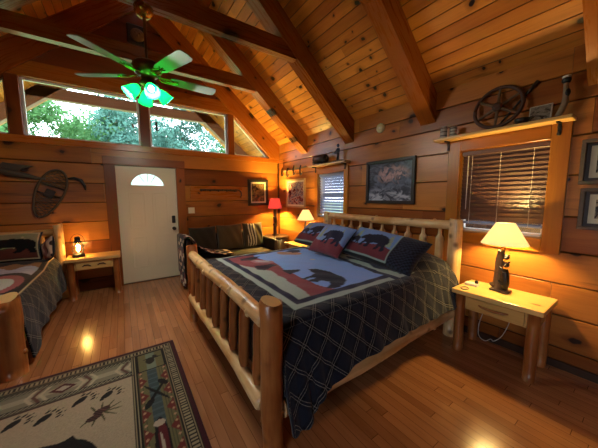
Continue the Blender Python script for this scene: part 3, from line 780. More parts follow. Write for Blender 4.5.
for i in range(6):
    p = MB(); add_log(p, (-.98-.2*i, 5.12, .54), (-.98-.2*i, 5.12, .96), .03, 6, .003, 'flat', 10, 0); p.build('headboard_spindle', 'logZ', lb)
for x in (-.86, -2.10):
    p = MB(); add_log(p, (x, 3.14, .19), (x, 5.07, .19), .045, 9, .006, 'flat', 16, 2); p.build('side_rail', 'logY', lb)
mt = MB(); mt.box(-2.08, -.90, 3.18, 5.03, .2, .575, bev=.05, seg=3); tag(mt.build('mattress', 'cush'), 'mattress under the quilt of the left bed', 'mattress')
def quilt_left():
    ys = np.linspace(3.17, 5.0, 130); ny = len(ys); n1, n2, n3 = 50, 110, 20; n = n1+n2+n3
    P = np.zeros((ny, n, 3)); S = np.zeros((ny, n))
    xr, xl = -.865, -2.10
    for i, y in enumerate(ys):
        f = np.linspace(0, 1, n1); hem = np.interp(y, [3.17, 3.3, 3.5, 5], [.06, .10, .20, .21])
        zt0 = .605+(.05*min(1, max(0, (y-4.4)/.3)))
        xa = xr+.05*np.sin(np.clip((1-f)*3, 0, 1)*PI/2)+.07*(1-f)+.012*np.sin(y*17+2)*(1-f); za = hem+(zt0-.015-hem)*f
        g = np.linspace(0, 1, n2); xb = xr+(xl-xr)*g; zb = zt0+.015*np.sin(g*PI)-np.clip(.05-np.minimum(g, 1-g)*1.2, 0, .05)**2*6
        hh = np.linspace(0, 1, n3); xc = xl-.04*hh; zc_ = zt0-(zt0-.2)*hh
        X = np.concatenate([xa, xb, xc]); Z = np.concatenate([za, zb, zc_])
        P[i, :, 0] = X; P[i, :, 1] = y; P[i, :, 2] = Z
        S[i] = np.concatenate([[0], np.cumsum(np.hypot(np.diff(X), np.diff(Z)))])
    X, Y = P[..., 0], P[..., 1]; col = np.zeros((ny, n, 3)); al = np.zeros((ny, n)); top = np.zeros((ny, n), bool); top[:, n1-1:n1+n2] = True
    def paint(m, c): m = m & top; col[m] = lin(c); al[m] = 1
    D = np.minimum(-.835-X, np.minimum(Y-3.40, 5.2-Y))
    paint(D > -.01, 'c9b08a'); paint(D > .035, '15161c'); paint(D > .085, 'b4b2c4')
    I = D > .085
    paint(I & (np.mod(Y*14, 1) < .35), 'c4c4d2')
    for cx in (-1.13, -1.75):
        q = np.hypot((X-cx)/.25, (Y-3.78)/.52); paint(I & (q < 1.08), '191a24'); paint(I & (q < .86), 'a85c60'); paint(I & (q < .58), 'd0d6d0'); paint(I & (q < .22), '30343c')
    paint(I & (Y > 4.52+.05*np.sin(X*23)), '9a7048'); paint(I & (Y > 4.64+.03*np.sin(X*31)), '2a2320')
    uv = np.stack([Y, S], -1)
    o = sheet('quilt', P, col, 'quilt', None, uv, al, .014, off=1)
    tag(o, 'dark plaid quilt with cream, burgundy and grey curves on the left log bed', 'quilt')
quilt_left()
pillow('bed_pillow', 'bear-print pillow against the headboard of the left bed', 'pillow', (-1.42, 4.88, .855), (1, .0, 0), (0, .22, .5), .98, .40, .15,
       bear_face('8a8466', '5a2e24', '100f10', 'b0a078', 'c0ae88', .06, bw=1.9, cub=False), None)
# rumpled second pillow end poking past the bear pillow
pillow('bed_pillow', 'rumpled cream and pink striped pillow beside the headboard post of the left bed', 'pillow', (-.90, 4.86, .77), (.25, -.45, .25), (-.05, .5, .8), .44, .30, .10,
       lambda u, v: np.where((np.sin(u*9+np.sin(v*5))[..., None] > .1), np.array(lin('c3a893')), np.where((np.sin(u*4)[..., None] > .3), np.array(lin('8a5a54')), np.array(lin('3a2c28')))), None, .3)

# ------------------------------------------------------------------ log nightstands
def nightstand(label, x0, x1, y0, y1, zt, side, lr=.042, group='log nightstands'):
    """side: '-X' drawer faces the bed-foot side, '-Y' faces the viewer"""
    t = thing('log_nightstand', label, 'nightstand', ((x0+x1)/2, (y0+y1)/2, 0), group)
    b = MB(); b.box(x0, x1, y0, y1, zt-.045, zt, bev=.008, seg=2); b.build('tabletop', 'table' if side == '-X' else 'tablex', t)
    for x in (x0+.055, x1-.06):
        for y in (y0+.065, y1-.065):
            l = MB(); n = 6; l.tube([(x+random.uniform(-.003, .003), y, (zt-.045)*i/(n-1)) for i in range(n)], [lr*random.uniform(.95, 1.06) for _ in range(n)], 14, 0, 'flat', .025); l.build('leg', 'dlogZ', t)
    a = MB(); fz0, fz1 = zt-.045-.14, zt-.045
    if side == '-X':
        a.box(x0+.095, x1-.06, y0+.05, y0+.072, fz0, fz1); a.box(x0+.095, x1-.06, y1-.072, y1-.05, fz0, fz1); a.box(x1-.075, x1-.055, y0+.1, y1-.1, fz0, fz1)
        a.box(x0+.055, x0+.07, y0+.1, y1-.1, fz0, fz1)
    else:
        a.box(x0+.045, x0+.065, y0+.1, y1-.1, fz0, fz1); a.box(x1-.065, x1-.045, y0+.1, y1-.1, fz0, fz1); a.box(x0+.1, x1-.1, y1-.075, y1-.055, fz0, fz1); a.box(x0+.1, x1-.1, y0+.055, y0+.07, fz0, fz1)
    a.build('apron', 'table' if side == '-X' else 'tablex', t)
    d = MB()
    if side == '-X':
        d.box(x0+.035, x0+.055, y0+.12, y1-.12, fz0+.01, fz1-.012, bev=.005)
        dr = d.build('drawer', 'table', t); h = MB(); ym = (y0+y1)/2; zm = (fz0+fz1)/2
        h.tube([(x0+.036, ym+.11, zm+.004), (x0+.02, ym+.08, zm), (x0+.014, ym, zm-.004), (x0+.02, ym-.08, zm), (x0+.036, ym-.11, zm+.004)], [.007, .011, .012, .011, .007], 10); h.build('handle', 'dlogY', dr)
    else:
        d.box(x0+.12, x1-.12, y0+.035, y0+.055, fz0+.01, fz1-.012, bev=.005)
        dr = d.build('drawer', 'tablex', t); xm = (x0+x1)/2; zm = (fz0+fz1)/2
        for s in (-.09, .09):
            h = MB(); h.tube([(xm+s-.05, y0+.036, zm-.012), (xm+s-.02, y0+.022, zm+.012), (xm+s+.02, y0+.022, zm+.012), (xm+s+.05, y0+.036, zm-.012)], [.006, .009, .009, .006], 8); h.build('handle', 'darkwood', dr)
    return t
ns_r = nightstand('peeled log nightstand under the large window, right of the big bed', 2.60, 3.05, .46, 1.13, .62, '-X')
ns_f = copy_tree(ns_r, (2.825, 3.93, 0)); ns_f['label'] = 'log nightstand mostly hidden beyond the big bed, under the small yellow lamp'
nightstand('low log nightstand between the left bed and the white door', -.73, -.07, 4.82, 5.24, .62, '-Y')

# ------------------------------------------------------------------ lamps
def point(name, loc, col, w, r=.03, parent=None):
    l = bpy.data.lights.new(name, 'POINT'); l.color = col; l.energy = w; l.shadow_soft_size = r
    o = bpy.data.objects.new(name, l); COL.objects.link(o); o.location = Vector(loc)-origin(parent)
    if parent: o.parent = parent
    return o
def shade(t, c, z0, z1, r0, r1, mat):
    s = MB(); s.lathe([(r0, z0), ((r0+r1)/2, (z0+z1)/2), (r1, z1), (r1-.002, z1), ((r0+r1)/2-.002, (z0+z1)/2), (r0-.002, z0), (r0, z0)], (c[0], c[1], 0), 40, closed=True); return s.build('lamp_shade', mat, t)
# right bedside lamp
x, y, z = 2.885, .825, .62
t = thing('table_lamp', 'lit table lamp with cream shade and bear-and-trunk base on the right nightstand', 'lamp', (x, y, z))
b = MB(); b.box(x-.055, x+.055, y-.075, y+.075, z, z+.02, bev=.008, seg=2); b.build('base', 'trunk', t)
b = MB(); b.tube([(x, y+.025, z+.018), (x+.002, y+.03, z+.10), (x, y+.024, z+.2), (x, y+.024, z+.30), (x, y+.015, z+.385)], [.038, .031, .030, .028, .024], 14, 0, 'flat', .07); b.ball((x-.01, y+.06, z+.05), .028, 0, 2, (1, 1, .8)); b.build('carved_trunk', 'trunk', t)
b = MB(); b.tube([(x-.012, y-.033, z+.03), (x-.014, y-.035, z+.09), (x-.012, y-.032, z+.16), (x-.01, y-.03, z+.215)], [.026, .034, .031, .022], 12, 0, 'round')
b.ball((x-.016, y-.032, z+.262), .028, 0, 2); b.ball((x-.042, y-.034, z+.256), .013, 0, 2, (1.3, 1, .9)); b.ball((x-.012, y-.052, z+.287), .009, 0); b.ball((x-.012, y-.012, z+.287), .009, 0)
for dz, dy in ((.19, .02), (.06, .02)):
    b.tube([(x-.02, y-.04, z+dz), (x-.045, y-.02, z+dz+.02), (x-.035, y+.008, z+dz+.045)], [.013, .012, .010], 8, 0, 'round')
b.ball((x-.01, y-.03, z+.33), .024, 0, 2); b.ball((x-.03, y-.03, z+.325), .011, 0, 2); b.ball((x-.008, y-.047, z+.35), .008, 0); b.ball((x-.008, y-.014, z+.35), .008, 0); b.build('climbing_bears', 'bearblack', t)
b = MB(); b.lathe([(.016, .38), (.016, .52), (.008, .53)], (x, y, z), 12); b.build('socket', 'brass', t)
b = MB(); b.ball((x, y, z+.56), .028, 0, 2, (1, 1, 1.25)); b.build('bulb', 'bulb', t)
shade(t, (x, y), z+.45, z+.645, .178, .070, 'shade_y'); point('bulb_light', (x, y, z+.56), (1, .66, .22), 80., .035, t)
# small yellow lamp beyond the bed
x, y, z = 2.865, 3.90, .62
t = thing('table_lamp', 'small lit lamp with pale yellow shade between the big bed and the corner', 'lamp', (x, y, z))
b = MB(); b.lathe([(.07, 0), (.07, .012), (.03, .03), (.035, .10), (.045, .2), (.038, .30), (.02, .36), (.014, .42), (.008, .47)], (x, y, z), 20); b.build('base', 'darkbrown', t)
b = MB(); b.ball((x, y, z+.545), .028, 0, 2, (1, 1, 1.25)); b.build('bulb', 'bulb', t)
shade(t, (x, y), z+.455, z+.645, .165, .06, 'shade_y'); point('bulb_light', (x, y, z+.545), (1, .66, .22), 110., .035, t)
# red lamp in the corner
x, y, z = 2.78, 4.93, .66
t = thing('table_lamp', 'tall dark lamp with red shade in the room corner', 'lamp', (x, y, z))
b = MB(); b.lathe([(.075, 0), (.075, .02), (.05, .03)], (x, y, z), 20); b.build('base', 'darkbrown', t)
b = MB(); b.tube([(x, y, z+.02), (x-.01, y, z+.15), (x+.01, y, z+.3), (x-.006, y, z+.45), (x, y, z+.58)], [.05, .042, .05, .04, .03], 12, 0, 'flat', .1); b.ball((x-.04, y-.03, z+.25), .035, 0, 2); b.ball((x-.045, y-.025, z+.40), .028, 0, 2); b.build('carved_stem', 'darkbrown', t)
b = MB(); b.ball((x, y, z+.705), .028, 0, 2, (1, 1, 1.25)); b.build('bulb', 'bulb', t)
shade(t, (x, y), z+.60, z+.82, .155, .10, 'shade_r'); point('bulb_light', (x, y, z+.705), (1, .66, .16), 380., .035, t)

# lantern
x, y, z = -.585, 5.02, .62
t = thing('lantern', 'lit dark wire railroad lantern on the low left nightstand', 'lantern', (x, y, z))
b = MB(); b.lathe([(.075, 0), (.078, .012), (.07, .045), (.05, .055)], (x, y, z), 24); b.build('font', 'black', t)
b = MB(); b.lathe([(.04, .055), (.058, .10), (.06, .15), (.045, .21), (.04, .225)], (x, y, z), 24, closed=True); b.build('globe', 'lampglass', t)
b = MB(); b.lathe([(.05, .22), (.052, .235), (.035, .25), (.035, .285), (.045, .29), (.02, .31)], (x, y, z), 20); b.build('chimney_cap', 'black', t)
b = MB()
for k in range(4):
    a = PI/4+k*PI/2; cx, sx = math.cos(a), math.sin(a)
    b.tube([(x+.065*cx, y+.065*sx, z+.04), (x+.085*cx, y+.085*sx, z+.13), (x+.05*cx, y+.05*sx, z+.235)], .004, 8)
for zz, rr in ((.10, .078), (.17, .076)): b.tube([(x+rr*math.cos(k*PI/12), y+rr*math.sin(k*PI/12), z+zz) for k in range(25)], .003, 6)
b.build('wire_guard', 'black', t)
b = MB(); b.tube([(x+.085*math.cos(a), y, z+.21+.14*math.sin(a)) for a in [PI*k/16 for k in range(17)]], .0035, 6); b.build('bail_handle', 'black', t)
b = MB(); b.lathe([(.004, .07), (.022, .10), (.024, .125), (.012, .165), (.001, .19)], (x, y, z), 14); b.build('flame', 'flame', t)
point('flame_light', (x, y-.0, z+.135), (1, .54, .13), 20., .03, t)

# ------------------------------------------------------------------ ceiling fan
fx, fy, fz = .285, 2.97, 2.66
t = thing('ceiling_fan', 'brass ceiling fan with pale blades and green-lit glass shades hanging from the collar beam', 'ceiling fan', (fx, fy, 3.30))
b = MB(); b.lathe([(.075, 3.30), (.085, 3.285), (.08, 3.25), (.055, 3.21), (.02, 3.195)], (fx, fy, 0), 28); b.build('canopy', 'brass', t)
b = MB(); b.tube([(fx, fy, 3.21), (fx, fy, 2.80)], .012, 12); b.build('downrod', 'pewter', t)
b = MB(); b.lathe([(.02, 2.83), (.05, 2.81), (.10, 2.80), (.125, 2.775), (.128, 2.73), (.11, 2.70), (.085, 2.68), (.06, 2.67), (.06, 2.63), (.075, 2.62), (.075, 2.585), (.03, 2.56)], (fx, fy, 0), 32); b.build('motor_housing', 'pewter', t)
for k in range(5):
    a = math.radians(3+72*k); R = Matrix.Translation((fx, fy, fz+.02)) @ Matrix.Rotation(a, 4, 'Z') @ Matrix.Rotation(math.radians(-12), 4, 'X')
    bl = MB(); out = [(.20, -.045), (.24, -.058), (.45, -.066), (.62, -.068), (.65, -.055), (.66, .0), (.65, .055), (.62, .068), (.45, .066), (.24, .058), (.20, .045)]
    bl.prism(out, lambda p, d: R @ Vector((p[0], p[1], d)), 0, .007); o = bl.build('blade', 'blade', t)
    ir = MB()
    for s in (-1, 1): ir.tube([R @ Vector(q) for q in ((.09, .012*s, .012), (.13, .03*s, -.006), (.19, .034*s, -.008), (.24, .012*s, -.006), (.27, .028*s, -.005))], .006, 6)
    ir.tube([R @ Vector((.09, 0, .012)), R @ Vector((.17, 0, -.008)), R @ Vector((.28, 0, -.006))], .008, 6); ir.build('blade_iron', 'brass', o)
for k in range(4):
    a = math.radians(5+90*k); d = Vector((math.cos(a)*.72, math.sin(a)*.72, -.69)); p0 = Vector((fx+.05*math.cos(a), fy+.05*math.sin(a), 2.595)); p1 = p0+d*.045
    q = Vector((0, 0, 1)).rotation_difference(d).to_matrix().to_4x4(); mtx = Matrix.Translation(p1) @ q
    arm = MB(); arm.tube([p0, p1], .012, 8); ar = arm.build('lamp_arm', 'brass', t)
    s = MB(); s.lathe([(.024, 0), (.040, .02), (.052, .06), (.058, .095), (.070, .125), (.068, .125), (.056, .095), (.050, .06), (.038, .022), (.022, .002)], (0, 0, 0), 22, closed=True)
    bmesh.ops.transform(s.bm, matrix=mtx, verts=s.bm.verts); s.build('glass_shade', 'green_glass', t)
    s = MB(); s.ball(p1+d*.058, .028, 0, 2); s.build('bulb', 'bulb_green', t)
    point('bulb_light', p1+d*.104, (1., .94, .84), 16., .012, t)
ch = MB(); ch.tube([(fx+.03, fy-.03, 2.58), (fx+.03, fy-.03, 2.40)], .002, 5); ch.ball((fx+.03, fy-.03, 2.395), .008); ch.build('pull_chain', 'brass', t)

# ------------------------------------------------------------------ pictures
def framed(name, label, cat, plane, a0, a1, z0, z1, fw, depth, fm, art, mat=0., loc=None, group=None):
    """plane 'X' = on the bed wall (a is y), 'Y' = on the door wall (a is x)"""
    if plane == 'X': P = lambda a, d, z: (XW-d, a, z)
    else: P = lambda a, d, z: (a, YD-d, z)
    t = thing(name, label, cat, P((a0+a1)/2, 0, z0), group)
    def slab(b, q, d0, d1, bev=.003):
        p, r = P(q[0], d0, q[2]), P(q[1], d1, q[3]); b.box(min(p[0], r[0]), max(p[0], r[0]), min(p[1], r[1]), max(p[1], r[1]), q[2], q[3], bev=bev)
    f = MB()
    for q in ((a0, a1, z0, z0+fw), (a0, a1, z1-fw, z1), (a0, a0+fw, z0+fw, z1-fw), (a1-fw, a1, z0+fw, z1-fw)): slab(f, q, .0, depth)
    f.build('frame', fm, t)
    if mat:
        b = MB(); slab(b, (a0+fw, a1-fw, z0+fw, z1-fw), .001, .009, 0); b.build('mat_board', 'mat', t)
    b = MB(); slab(b, (a0+fw+mat, a1-fw-mat, z0+fw+mat, z1-fw-mat), .002, .0105, 0); b.build('picture', art, t)
    return t
framed('framed_picture', 'large black-framed misty blue-grey landscape above the headboard', 'picture', 'X', 1.83, 2.61, 1.41, 2.02, .045, .035, 'frame_black', 'art_sea')
framed('framed_picture', 'pale-framed reddish woodland print on the bed wall next to the corner', 'picture', 'X', 4.18, 4.90, 1.28, 1.89, .035, .03, 'frame_pale', 'art_red', .035)
framed('framed_picture', 'black-framed dark print on the door wall beside the red lamp', 'picture', 'Y', 2.29, 2.78, 1.32, 1.90, .06, .035, 'frame_black', 'art_dark', .03)
for lab, a0, a1, z0, z1 in (('grey wood frame with small print, upper of the two at the right edge', .12, .42, 1.60, 1.95), ('grey wood frame with small print, lower of the two at the right edge', .10, .40, 1.24, 1.57)):
    t = framed('shadow_box', lab, 'picture', 'X', a0, a1, z0, z1, .028, .055, 'frame_grey', 'mat', .022)
    t.children[1].data.materials[0] = M['darkwood']; t.children[2].name = 'picture_mat'
    b = MB(); b.box(XW-.013, XW-.0102, a0+.085, a1-.085, z0+.09, z1-.09); b.build('print', 'art_grey', t)

# ------------------------------------------------------------------ window shelves
def wall_shelf(label, y0, y1, z, dp, br):
    t = thing('wall_shelf', label, 'shelf', (XW-dp/2, (y0+y1)/2, z-.03))
    b = MB(); b.box(XW-dp, XW, y0, y1, z-.03, z, bev=.006, seg=2); b.build('board', 'table', t)
    for y in br:
        k = MB(); k.box(XW-.042, XW-.03, y-.012, y+.012, z-.13, z-.03, bev=.003); k.box(XW-.12, XW-.03, y-.01, y+.01, z-.04, z-.03); k.ball((XW-.04, y, z-.115), .017, 0, 1, (.5, 1, 1.2)); k.ball((XW-.04, y, z-.06), .014, 0, 1, (.5, 1.2, 1)); k.build('bracket', 'black', t)
wall_shelf('yellow pine shelf above the large right window', .47, 1.55, 2.145, .17, (.56, 1.44))
wall_shelf('pine shelf above the small window left of the headboard', 2.95, 3.92, 2.09, .15, (3.05, 3.82))
# wagon wheel leaning on the shelf
wy, wz, wr = 1.0, 2.145+.212, .205
t = thing('wagon_wheel', 'dark six-spoked wagon wheel leaning against the wall on the right window shelf', 'wheel', (XW-.07, wy, 2.145))
TL = Matrix.Translation((XW-.055, wy, wz)) @ Matrix.Rotation(math.radians(11), 4, 'Y')
def ringpts(r, n=36): return [TL @ Vector((0, r*math.cos(2*PI*k/n), r*math.sin(2*PI*k/n))) for k in range(n+1)]
b = MB(); b.tube(ringpts(wr-.014), .017, 8); b.build('rim', 'rust', t)
for k in range(6):
    a = PI/6+k*PI/3; b = MB(); b.tube([TL @ Vector((0, .03*math.cos(a), .03*math.sin(a))), TL @ Vector((0, (wr-.02)*math.cos(a), (wr-.02)*math.sin(a)))], [.016, .011], 8); b.build('spoke', 'trunk', t)
b = MB(); b.lathe([(.02, -.03), (.042, -.02), (.042, .015), (.02, .02)], (0, 0, 0), 20, axis='X'); bmesh.ops.transform(b.bm, matrix=TL, verts=b.bm.verts); b.build('hub', 'rust', t)
b = MB(); b.tube([(XW-.012, 1.02, 2.165), (XW-.010, .86, 2.36), (XW-.010, .80, 2.43), (XW-.012, .73, 2.51)], [.008, .009, .014, .018], 8, 0, 'round'); tag(b.build('wooden_stick', 'darkbrown'), 'dark thick-ended stick poking out behind the wagon wheel', 'stick')
b = MB(); b.lathe([(.03, 0), (.045, .02), (.06, .05), (.055, .055), (.03, .02)], (XW-.08, .80, 2.145), 18); tag(b.build('dark_bowl', 'black'), 'small black bowl on the shelf between wheel and tile picture', 'bowl')
# tile picture
t = thing('tile_picture', 'small square grey tile picture propped on the right window shelf', 'picture', (XW-.05, .69, 2.145))
mtx = Matrix.Translation((XW-.055, .69, 2.147)) @ Matrix.Rotation(math.radians(12), 4, 'Y')
b = MB(); b.box(-.006, .006, -.075, .075, 0, .15, mat=mtx, bev=.002); b.build('tile', 'tin', t)
b = MB(); b.box(-.0072, -.005, -.066, .066, .009, .141, mat=mtx); b.build('image', 'art_fish', t)
# carved figure
t = thing('carved_figure', 'slender curved carving with dark head and white crown at the right end of the shelf', 'figurine', (XW-.07, .55, 2.145))
x = XW-.075
b = MB(); b.ball((x, .585, 2.157), .03, 0, 2, (1, 1.5, .4)); b.build('foot', 'bearblack', t)
b = MB(); b.tube([(x, .575, 2.16), (x, .555, 2.20), (x, .537, 2.26), (x, .535, 2.32), (x, .54, 2.38), (x, .54, 2.42)], [.018, .022, .022, .019, .016, .016], 12, 0, 'round'); b.build('body', 'antler', t)
b = MB(); b.ball((x-.008, .525, 2.335), .022, 0, 2, (.8, .8, 1.5)); b.build('wing_patch', 'bearblack', t)
b = MB(); b.ball((x, .54, 2.435), .028, 0, 2, (1, 1.1, 1)); b.build('head', 'bearblack', t)
b = MB(); b.ball((x, .54, 2.462), .026, 0, 2, (1, 1.15, .5)); b.build('crown', 'white', t)
# two tins
for yy, hh, lab in ((1.475, .13, 'taller striped grey tin at the left end of the right window shelf'), (1.375, .105, 'shorter striped grey tin between the taller tin and the wagon wheel')):
    t = thing('striped_tin', lab, 'tin', (XW-.09, yy, 2.145), 'striped tins on the right window shelf')
    b = MB(); b.lathe([(.032, 0), (.034, .004), (.034, hh-.004), (.030, hh)], (XW-.09, yy, 2.145), 20); b.build('body', 'tin', t)
    for f in (.25, .55, .85):
        b = MB(); b.lathe([(.0345, hh*f-.005), (.0352, hh*f), (.0345, hh*f+.005)], (XW-.09, yy, 2.145), 20); b.build('band', 'tinband', t)
# small shelf: wagon-like chest and black figurine
t = thing('model_wagon', 'dark model wagon with arched wire hoop on the small window shelf', 'model', (XW-.08, 3.62, 2.09))
b = MB(); b.box(XW-.125, XW-.035, 3.46, 3.80, 2.13, 2.185, bev=.008); b.build('wagon_bed', 'darkbrown', t)
b = MB(); b.lathe([(.055, -.155), (.068, -.15), (.07, 0), (.068, .15), (.055, .155)], (XW-.08, 3.63, 2.185), 18, axis='Y'); b.build('cover', 'leather', t)
for yy in (3.52, 3.75):
    for xx in (XW-.135, XW-.03):
        b = MB(); b.tube([(xx, yy+.036*math.cos(2*PI*k/20), 2.13+.036*math.sin(2*PI*k/20)) for k in range(21)], .004, 6)
        for k in range(3): b.tube([(xx, yy-.036*math.cos(k*PI/3), 2.13-.036*math.sin(k*PI/3)), (xx, yy+.036*math.cos(k*PI/3), 2.13+.036*math.sin(k*PI/3))], .003, 6)
        b.build('wheel', 'black', t)
b = MB(); b.tube([(XW-.08, 3.46, 2.18), (XW-.08, 3.42, 2.26), (XW-.08, 3.35, 2.29), (XW-.08, 3.27, 2.25), (XW-.08, 3.235, 2.20)], .004, 6); b.build('wire_hoop', 'antler', t)
t = thing('iron_figurine', 'small black standing figure on the small window shelf', 'figurine', (XW-.08, 3.17, 2.09))
x = XW-.08
b = MB(); b.box(x-.045, x+.045, 3.05, 3.25, 2.09, 2.11, bev=.006); b.build('base', 'black', t)
b = MB()
for s in (-1, 1): b.tube([(x, 3.175+.02*s, 2.11), (x, 3.175+.016*s, 2.17), (x, 3.175+.010*s, 2.225)], [.011, .012, .016], 10, 0, 'round')
b.tube([(x, 3.175, 2.215), (x, 3.175, 2.26), (x, 3.175, 2.305)], [.022, .025, .024], 12, 0, 'round')
for s in (-1, 1): b.tube([(x, 3.175+.026*s, 2.30), (x-.01, 3.175+.042*s, 2.26), (x-.02, 3.175+.03*s, 2.225)], [.010, .009, .007], 8, 0, 'round')
b.ball((x, 3.175, 2.342), .018, 0, 2); b.lathe([(.03, 2.352), (.03, 2.356), (.016, 2.36), (.014, 2.378), (.004, 2.382)], (x, 3.175, 0), 16); b.build('figure', 'black', t)

# hook rack above the woodland print
t = thing('coat_hook_rack', 'row of dark curled hooks on a pale branch above the woodland print', 'hook rack', (XW, 4.6, 2.03))
b = MB(); add_log(b, (XW-.03, 5.06, 2.09), (XW-.03, 4.14, 2.11), .018, 12, .02, 'round', 10, 5); b.build('branch', 'antler', t)
for i, yy in enumerate((5.02, 4.80, 4.55, 4.30)):
    b = MB(); dz = (.02, -.01, .02, 0)[i]
    b.tube([(XW-.04, yy, 2.15+dz), (XW-.055, yy+.01, 2.08+dz), (XW-.06, yy+.0, 2.0+dz), (XW-.09, yy-.05, 1.955+dz), (XW-.10, yy-.11, 1.965+dz), (XW-.10, yy-.14, 2.01+dz)], [.012, .017, .018, .017, .014, .008], 8, 0, 'round'); b.build('hook', 'darkbrown', t)
# smoke detector
t = thing('smoke_detector', 'round white smoke detector high on the bed wall above the landscape', 'smoke detector', (XW, 2.39, 2.47))
b = MB(); b.lathe([(.066, 0), (.066, -.012), (.058, -.028), (.03, -.034)], (XW, 2.39, 2.47), 32, axis='X'); b.build('housing', 'cream', t)
b = MB(); b.lathe([(.022, -.033), (.02, -.038), (.005, -.039)], (XW, 2.39, 2.47), 20, axis='X'); b.build('test_button', 'white', t)

# ------------------------------------------------------------------ door wall decorations
def dwp(x, z, d): return (x, YD-d, z)
t = thing('snowshoe', 'old dark webbed snowshoe hanging slanted on the door wall above the left bed', 'snowshoe', dwp(-.84, 1.57, 0))
ax = Vector((-.27, 0, -.66)).normalized(); px = Vector((ax.z, 0, -ax.x)); c0 = Vector((-.87, YD-.03, 1.575))
sh = []
for k in range(40):
    a = 2*PI*k/40; l = .37*math.cos(a); w = .150*math.sin(a)*(1+.18*math.cos(a+PI)); sh.append(c0+ax*l+px*w)
b = MB(); b.tube(sh+[sh[0]], .016, 8); b.build('hoop', 'rawhide', t)
def hw(l): 
    c = max(-1, min(1, l/.37)); return .150*math.sqrt(max(0, 1-c*c))*(1-.18*c)
b = MB()
for i in range(-9, 10):
    l = i*.038; w = hw(l)
    if w > .02 and not -.10 < l < -.02: b.tube([c0+ax*l-px*w, c0+ax*(l+.02)+px*w], .0035, 5)
for s in (-1, 1):
    for i in range(-8, 8):
        l = i*.045; w0, w1 = hw(l), hw(l+.13*1)
        if w0 > .03 and w1 > .03 and not (-.2 < l < -.0): b.tube([c0+ax*l-px*w0*s, c0+ax*(l+.13)+px*w1*s], .0035, 5)
b.build('webbing', 'rawhide', t)
for l in (-.115, .02):
    w = hw(l); b = MB(); b.tube([c0+ax*l-px*w, c0+ax*l+px*w], .011, 8); b.build('crossbar', 'darkbrown', t)
b = MB(); b.box(-.055, .055, -.008, .008, -.06, .06, mat=Matrix.Translation(c0+ax*-.0-px*.0) @ Matrix.Rotation(.5, 4, 'Y'), bev=.005); b.build('foot_strap', 'leather', t)
b = MB(); b.tube([dwp(-.66, 1.80, .03), dwp(-.58, 1.81, .03), dwp(-.50, 1.78, .03), dwp(-.46, 1.70, .03), dwp(-.455, 1.63, .03)], [.012, .022, .026, .02, .012], 8, 0, 'round'); tag(b.build('iron_hook', 'black'), 'dark curved iron hook on the door wall right of the snowshoe', 'hook')
# flying bird plaque
t = thing('bird_plaque', 'dark carved flying bird on the door wall at the left edge', 'wall ornament', dwp(-1.28, 1.88, 0))
b = MB(); b.tube([dwp(-1.56, 1.97, .03), dwp(-1.42, 1.93, .04), dwp(-1.26, 1.86, .045), dwp(-1.12, 1.83, .04), dwp(-1.0, 1.80, .035), dwp(-.90, 1.785, .03)], [.02, .045, .055, .045, .028, .012], 10, 0, 'round'); b.build('body', 'bird', t)
f3 = lambda p, d: (p[0], YD-d, p[1])
b = MB(); b.prism([(-1.36, 1.92), (-1.30, 2.0), (-1.16, 1.98), (-1.0, 1.965), (-1.1, 1.93), (-1.18, 1.88)], f3, .02, .05); b.build('wing', 'bird', t)
b = MB(); b.prism([(-1.52, 1.96), (-1.52, 2.09), (-1.42, 2.18), (-1.36, 2.05), (-1.36, 1.95)], f3, .02, .05); b.build('wing', 'bird', t)
# long plaque by the door
t = thing('wooden_plaque', 'long pale plaque with dark notched strip on the door wall right of the door', 'wall ornament', dwp(1.6, 1.5, 0))
b = MB(); b.box(1.10, 2.15, YD-.02, YD, 1.475, 1.735, bev=.004); b.build('board', 'beam', t)
b = MB(); b.tube([dwp(1.28, 1.655, .03), dwp(1.5, 1.655, .03), dwp(1.8, 1.655, .03), dwp(2.02, 1.65, .03)], [.022, .018, .018, .022], 8, 0, 'round')
for k in range(9): b.ball(dwp(1.30+.085*k, 1.645+.012*(k % 2), .035), .024, 0, 1)
b.build('notched_strip', 'darkbrown', t)
b = MB(); b.tube([dwp(1.98, 1.665, .03), dwp(2.08, 1.66, .03), dwp(2.125, 1.61, .03), dwp(2.125, 1.54, .03), dwp(2.10, 1.50, .03)], [.012, .016, .014, .012, .008], 8, 0, 'round'); b.build('curled_end', 'darkwood', t)
# gable plaque
t = thing('gable_plaque', 'dark square plaque with round carved face high on the gable behind the fan', 'wall ornament', dwp(.38, 4.05, 0))
b = MB(); b.box(.24, .52, YD-.05, YD, 4.03, 4.34, bev=.02); b.build('back_panel', 'bearblack', t)
b = MB(); b.lathe([(.10, 0), (.10, -.02), (.08, -.035), (.02, -.045)], (.39, YD-.05, 4.17), 24, axis='Y'); b.ball((.36, YD-.095, 4.19), .015); b.ball((.42, YD-.095, 4.19), .015); b.ball((.39, YD-.10, 4.15), .02); b.build('carved_face', 'trunk', t)
# little black figure on the window
t = thing('window_ornament', 'tiny black ornament hanging in the middle window pane right of the fan', 'ornament', (.60, YD+.06, 2.70))
b = MB(); b.box(.575, .64, YD+.05, YD+.074, 2.70, 2.725); b.tube([(.60, YD+.06, 2.72), (.605, YD+.06, 2.76), (.59, YD+.06, 2.81)], [.02, .018, .02], 8, 0, 'round'); b.ball((.60, YD+.06, 2.835), .022); b.build('silhouette', 'black', t)

